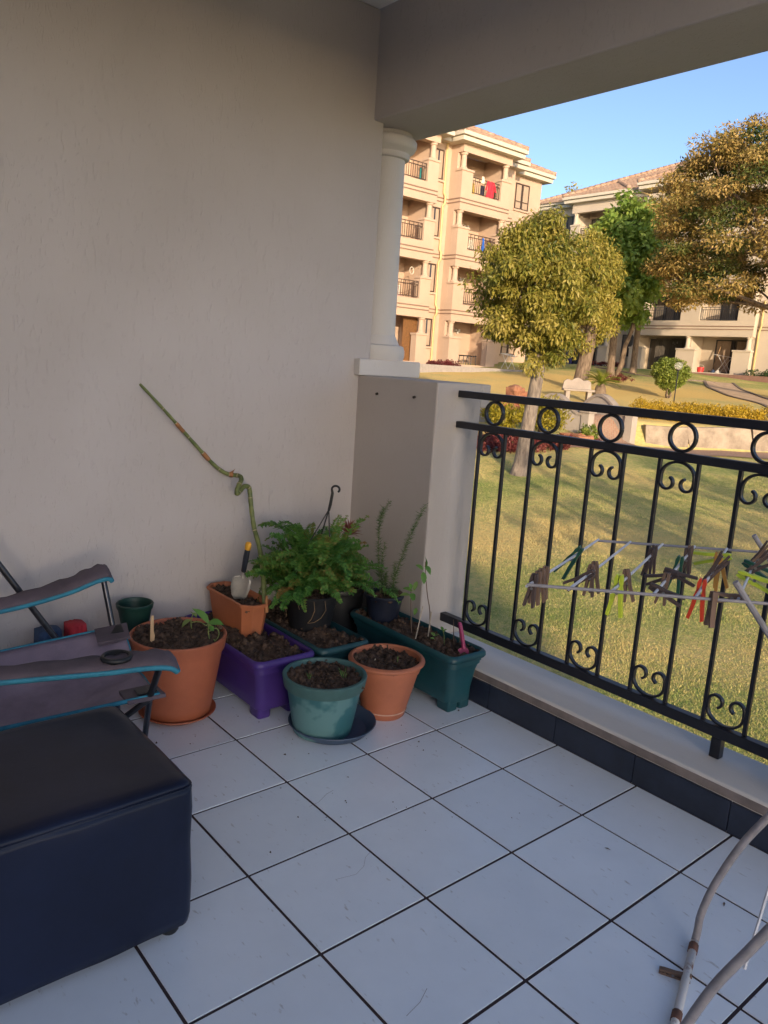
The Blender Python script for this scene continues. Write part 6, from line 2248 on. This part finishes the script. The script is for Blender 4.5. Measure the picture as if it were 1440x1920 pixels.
for k, (du, c_) in enumerate(((0.0, (0.03, 0.05, 0.10)), (0.32, (0.5, 0.47, 0.42)))):
    loft([([(0.24 * (1 - f) ** 0.6 * math.cos(a) * (1 + 0.2 * math.sin(3 * a + k)), 0.2 * (1 - f) ** 0.6 * math.sin(a)) for a in [j * PI / 6 for j in range(12)]], 0.26 * f) for f in (0, 0.3, 0.6, 0.85, 0.97)], F2.pt(-23.35 + du, -0.7, 1.95), True, True).build('rag', mat('rag%d' % k, c_, 0.9), sk, smooth='all')
# bins and clutter in the shade beside the far block
for k, (u, col, lab) in enumerate(((-33.9, (0.02, 0.02, 0.10), 'blue covered barrow in the shaded bay of the cream block'), (-33.1, (0.015, 0.015, 0.02), 'black bin in the shaded bay of the cream block'), (-32.55, (0.02, 0.16, 0.20), 'turquoise tub in the shaded bay of the cream block'))):
    h = (0.95, 1.25, 0.40)[k]
    t = thing('storage_bin', F2.pt(u, 0.3, 1.95), lab, 'bin')
    w0, w1 = (0.30, 0.26, 0.2)[k], (0.36, 0.30, 0.24)[k]
    loft([(rring(w0, w0 * 0.8, 0.06, 4), 0), (rring(w1, w1 * 0.8, 0.06, 4), h), (rring(w1 - 0.03, w1 * 0.8 - 0.03, 0.05, 4), h)], F2.pt(u, 0.3, 1.94), True, True).build('body', mat('bin%d' % k, col, 0.5), t, smooth=True)
    loft([(rring(w1 + 0.03, w1 * 0.8 + 0.03, 0.06, 4), 0), (rring(w1 + 0.02, w1 * 0.8 + 0.02, 0.06, 4), 0.05), (rring(w1 * 0.7, w1 * 0.5, 0.05, 4), 0.09)], F2.pt(u, 0.3, 1.941 + h), True, True).build('lid', mat('bin%d' % k, col, 0.5), t, smooth=True)
# planting along the building feet
cover('red_hedge', [s_l(*F1.pt(25.4, 0.3, 0)[:2]), s_l(*F1.pt(25.4, 0.9, 0)[:2]), s_l(*F1.pt(27.6, 0.9, 0)[:2]), s_l(*F1.pt(27.6, 0.3, 0)[:2])], 34, 50, 0.2, 0.35, 0.10, 0.03, M_red, 'dark red low hedge at the foot of the peach block', 83, 'hedge', (0.25, 0.15), None)
cover('dark_shrubs', [s_l(*F2.pt(-20.6, 0.3, 0)[:2]), s_l(*F2.pt(-20.6, 0.8, 0)[:2]), s_l(*F2.pt(-13.6, 0.8, 0)[:2]), s_l(*F2.pt(-13.6, 0.3, 0)[:2])], 60, 50, 0.28, 0.6, 0.13, 0.04, M_dark, 'dark green planting along the foot of the cream block', 84, 'shrubs')
cover('red_hedge', [s_l(*F2.pt(-31.0, 0.9, 0)[:2]), s_l(*F2.pt(-31.0, 1.3, 0)[:2]), s_l(*F2.pt(-28.9, 1.3, 0)[:2]), s_l(*F2.pt(-28.9, 0.9, 0)[:2])], 30, 40, 0.2, 0.25, 0.10, 0.03, M_red, 'dark red planting strip below the cream block window', 85, 'hedge', (0.25, 0.15), None)
# ------------------------------------------------------------------ trees
M_mango = leaf_mat('olive_leaf', [(0.065, 0.095, 0.016), (0.180, 0.190, 0.030), (0.35, 0.30, 0.055), (0.47, 0.38, 0.10)], None, 0.45, 0.42)
M_bright = leaf_mat('bright_green_leaf', [(0.085, 0.145, 0.022), (0.20, 0.31, 0.050), (0.36, 0.46, 0.10)], None, 0.4, 0.4)
M_feather = leaf_mat('feathery_leaf', [(0.040, 0.070, 0.015), (0.115, 0.13, 0.028), (0.31, 0.225, 0.062), (0.44, 0.30, 0.11)], None, 0.6, 0.3)


def crown_clumps(c, rx, rz, n, seed, clump_r, surf=0.5, shape=None):
    rs = np.random.default_rng(seed)
    d = rs.normal(size=(n, 3)); d /= np.linalg.norm(d, axis=1, keepdims=True)
    r = (surf + (1 - surf) * rs.random(n)) * rs.uniform(0.9, 1.08, n)
    P = d * r[:, None] * np.array([rx, rx, rz])
    if shape is not None:
        k = shape(P[:, 2] / rz)
        P[:, 0] *= k; P[:, 1] *= k
    return np.concatenate([P + np.array(c), (clump_r * rs.uniform(0.75, 1.25, n))[:, None]], 1)


def tree(name, base, top, clumps, per, ln, wd, leafm, barkm, r0, label, seed, droop, tint, lean=None, group=None, squash=0.75, ct=None, twin=False, out=0.5, fork=0.45, nl=16):
    t = thing(name, base, label, 'tree', group)
    rs = random.Random(seed)
    mb = MB()
    b, tp = Vector(base), Vector(top)
    fk = b.lerp(tp, fork) + (Vector(lean) if lean else Vector((0, 0, 0)))
    pts = [b + Vector((0, 0, -0.2)), b + Vector((0, 0, 0.02)), b.lerp(fk, 0.12), b.lerp(fk, 0.5) + Vector((rs.uniform(-.04, .04), rs.uniform(-.04, .04), 0)), fk, fk.lerp(tp, 0.5), tp]
    mb.tube(pts, [r0 * 1.5, r0 * 1.30, r0 * 1.04, r0 * 0.95, r0 * 0.85, r0 * 0.5, r0 * 0.2], 12)
    if twin:
        limb(mb, b + Vector((0.25, 0.2, -0.1)), fk + Vector((1.0, 0.8, 0.6)), r0 * 0.8, r0 * 0.4, rs, 0.02, 5, 10)
    C = np.asarray(clumps)
    order = np.argsort(rs.random() + np.random.default_rng(seed).random(len(C)))
    for k in order[:nl]:
        f = rs.uniform(0, 0.55)
        a = fk.lerp(tp, f)
        limb(mb, a, C[k, :3], r0 * 0.38 * (1 - f * 0.5), r0 * 0.08, rs, 0.05, 5, 6)
    mb.build('trunk', barkm, t, smooth='all')
    leaf_cloud('crown', C, per, ln, wd, leafm, t, seed, droop, tint, squash, out, ct)
    return t


# olive green tree on the near lawn
tx, ty = -9.78, 12.05
egg = lambda z: np.clip(1.06 - 0.42 * np.clip(z, 0, 1) ** 1.3 - 0.12 * np.clip(-z, 0, 1), 0.3, 1.2)
C1 = crown_clumps((tx + 0.0, ty - 0.03, 3.22), 1.45, 1.80, 200, 11, 0.30, 0.45, egg)
tree('lawn_tree', (tx, ty, tz(tx, ty)), (tx + 0.15, ty + 0.15, 4.4), C1, 185, 0.125, 0.022, M_mango, M_gbark, 0.17, 'rounded olive green tree with a grey trunk on the near lawn', 11, 0.9, (0.58, 0.15), lean=(0.06, 0.1, 0))
# second olive tree further back, trunk leaning
sx2, sl2 = 33.5, 7.95
bx2, by2 = xy_at(sx2, sl2)
cx2, cy2 = xy_at(33.5, 7.85)
C2 = crown_clumps((cx2, cy2, 4.9), 1.45, 2.5, 150, 12, 0.48, 0.45, egg)
tree('slope_tree', (bx2, by2, tz(bx2, by2)), (cx2, cy2, 6.4), C2, 120, 0.17, 0.030, M_mango, M_bark, 0.30, 'tall olive yellow tree with a leaning brown trunk behind the bench', 12, 0.9, (0.62, 0.12), lean=(0.25, 0.2, 0))
# bright green tree with a double trunk
bx3, by3 = xy_at(44.0, 12.1)
cx3, cy3 = xy_at(44.0, 12.0)
C3 = crown_clumps((cx3, cy3, 7.3), 2.35, 3.7, 135, 13, 0.62, 0.5, lambda z: np.clip(1.0 - 0.25 * np.clip(z, 0, 1), 0.3, 1.2))
tree('bright_tree', (bx3, by3, tz(bx3, by3)), (cx3, cy3, 9.5), C3, 95, 0.36, 0.105, M_bright, M_bark, 0.20, 'bright green broad leaved tree with a double trunk before the cream block', 13, 0.5, (0.72, 0.14), twin=True)
# olive topped tree behind it
bx4, by4 = xy_at(47.5, 14.4)
C4 = crown_clumps((bx4, by4, 10.0), 1.6, 1.75, 70, 14, 0.5, 0.4)
tree('olive_top_tree', (bx4, by4, tz(bx4, by4)), (bx4, by4, 11), C4, 150, 0.16, 0.035, M_mango, M_bark, 0.18, 'dark olive tree top showing between the bright green and the feathery tree', 14, 0.3, (0.30, 0.14))
# big feathery golden tree on the right
rs5 = np.random.default_rng(15)
bx5, by5 = xy_at(33.5, 18.3)
P5 = []
for k in range(430):
    th, ph = rs5.uniform(0, 2 * np.pi), np.arccos(rs5.uniform(-0.75, 1))
    r = rs5.uniform(0.55, 1.0) ** 0.9
    P5.append((np.cos(th) * np.sin(ph) * r, np.sin(th) * np.sin(ph) * r, np.cos(ph) * r))
P5 = np.array(P5)
P5 = np.sign(P5) * np.abs(P5) ** 0.86
cx5, cy5 = xy_at(33.5, 15.6)
C5 = np.concatenate([P5 * np.array([4.8, 4.8, 4.2]) + np.array([cx5, cy5, 7.8]), rs5.uniform(0.5, 0.95, (len(P5), 1))], 1)
# drooping lower fringe
low = C5[:, 2] < 4.3
C5[low, 2] = 4.3 + (C5[low, 2] - 4.3) * 0.5
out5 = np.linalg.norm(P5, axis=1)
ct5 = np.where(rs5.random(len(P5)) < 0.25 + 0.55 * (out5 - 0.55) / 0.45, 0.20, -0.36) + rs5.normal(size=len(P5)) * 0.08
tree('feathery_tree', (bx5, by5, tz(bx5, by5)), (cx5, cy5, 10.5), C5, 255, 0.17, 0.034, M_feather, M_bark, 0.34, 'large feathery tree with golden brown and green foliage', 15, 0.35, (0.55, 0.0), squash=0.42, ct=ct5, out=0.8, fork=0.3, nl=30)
# distant tree tops behind the buildings
for k, (s, l, z, r) in enumerate(((92, 19.6, 19.5, 3.0), (90, 21.2, 18.6, 2.6))):
    x, y = xy_at(s, l)
    Cf = crown_clumps((x, y, z), r, r * 0.9, 40, 20 + k, 0.8, 0.3)
    tree('distant_tree', (x, y, 2), (x, y, z), Cf, 60, 0.35, 0.10, M_dark if k else M_mango, M_bark, 0.3, 'distant tree top showing above the roofs between the two blocks' if k else 'olive distant tree top beside the peach block roof', 20 + k, 0.2, (0.5, 0.15), nl=6)
# unseen trees added on the sun side to dapple the light on the lawn
for k, (x, y, h, r, n, lab) in enumerate(((13.5, -1.5, 5.2, 2.2, 34, 'unseen loose crowned tree added past the balcony end to dapple the sun'), (15.5, 1.5, 5.4, 2.3, 36, 'second unseen loose crowned tree added in the row to dapple the sun'), (17.0, 4.3, 5.6, 2.2, 34, 'third unseen loose crowned tree added at the row end to dapple the sun'),
                                         (3.5, 25.0, 5.0, 1.6, 30, 'small unseen tree added at the open side of the lawn to cast shade'))):
    Cs = crown_clumps((x, y, h - r * 0.75), r, r * 1.15, n, 30 + k, 0.62, 0.25)
    tree('added_shade_tree', (x, y, tz(x, y)), (x, y, h), Cs, 26, 0.30, 0.085, M_bright, M_bark, 0.16, lab, 30 + k, 0.3, (0.5, 0.15), nl=8)
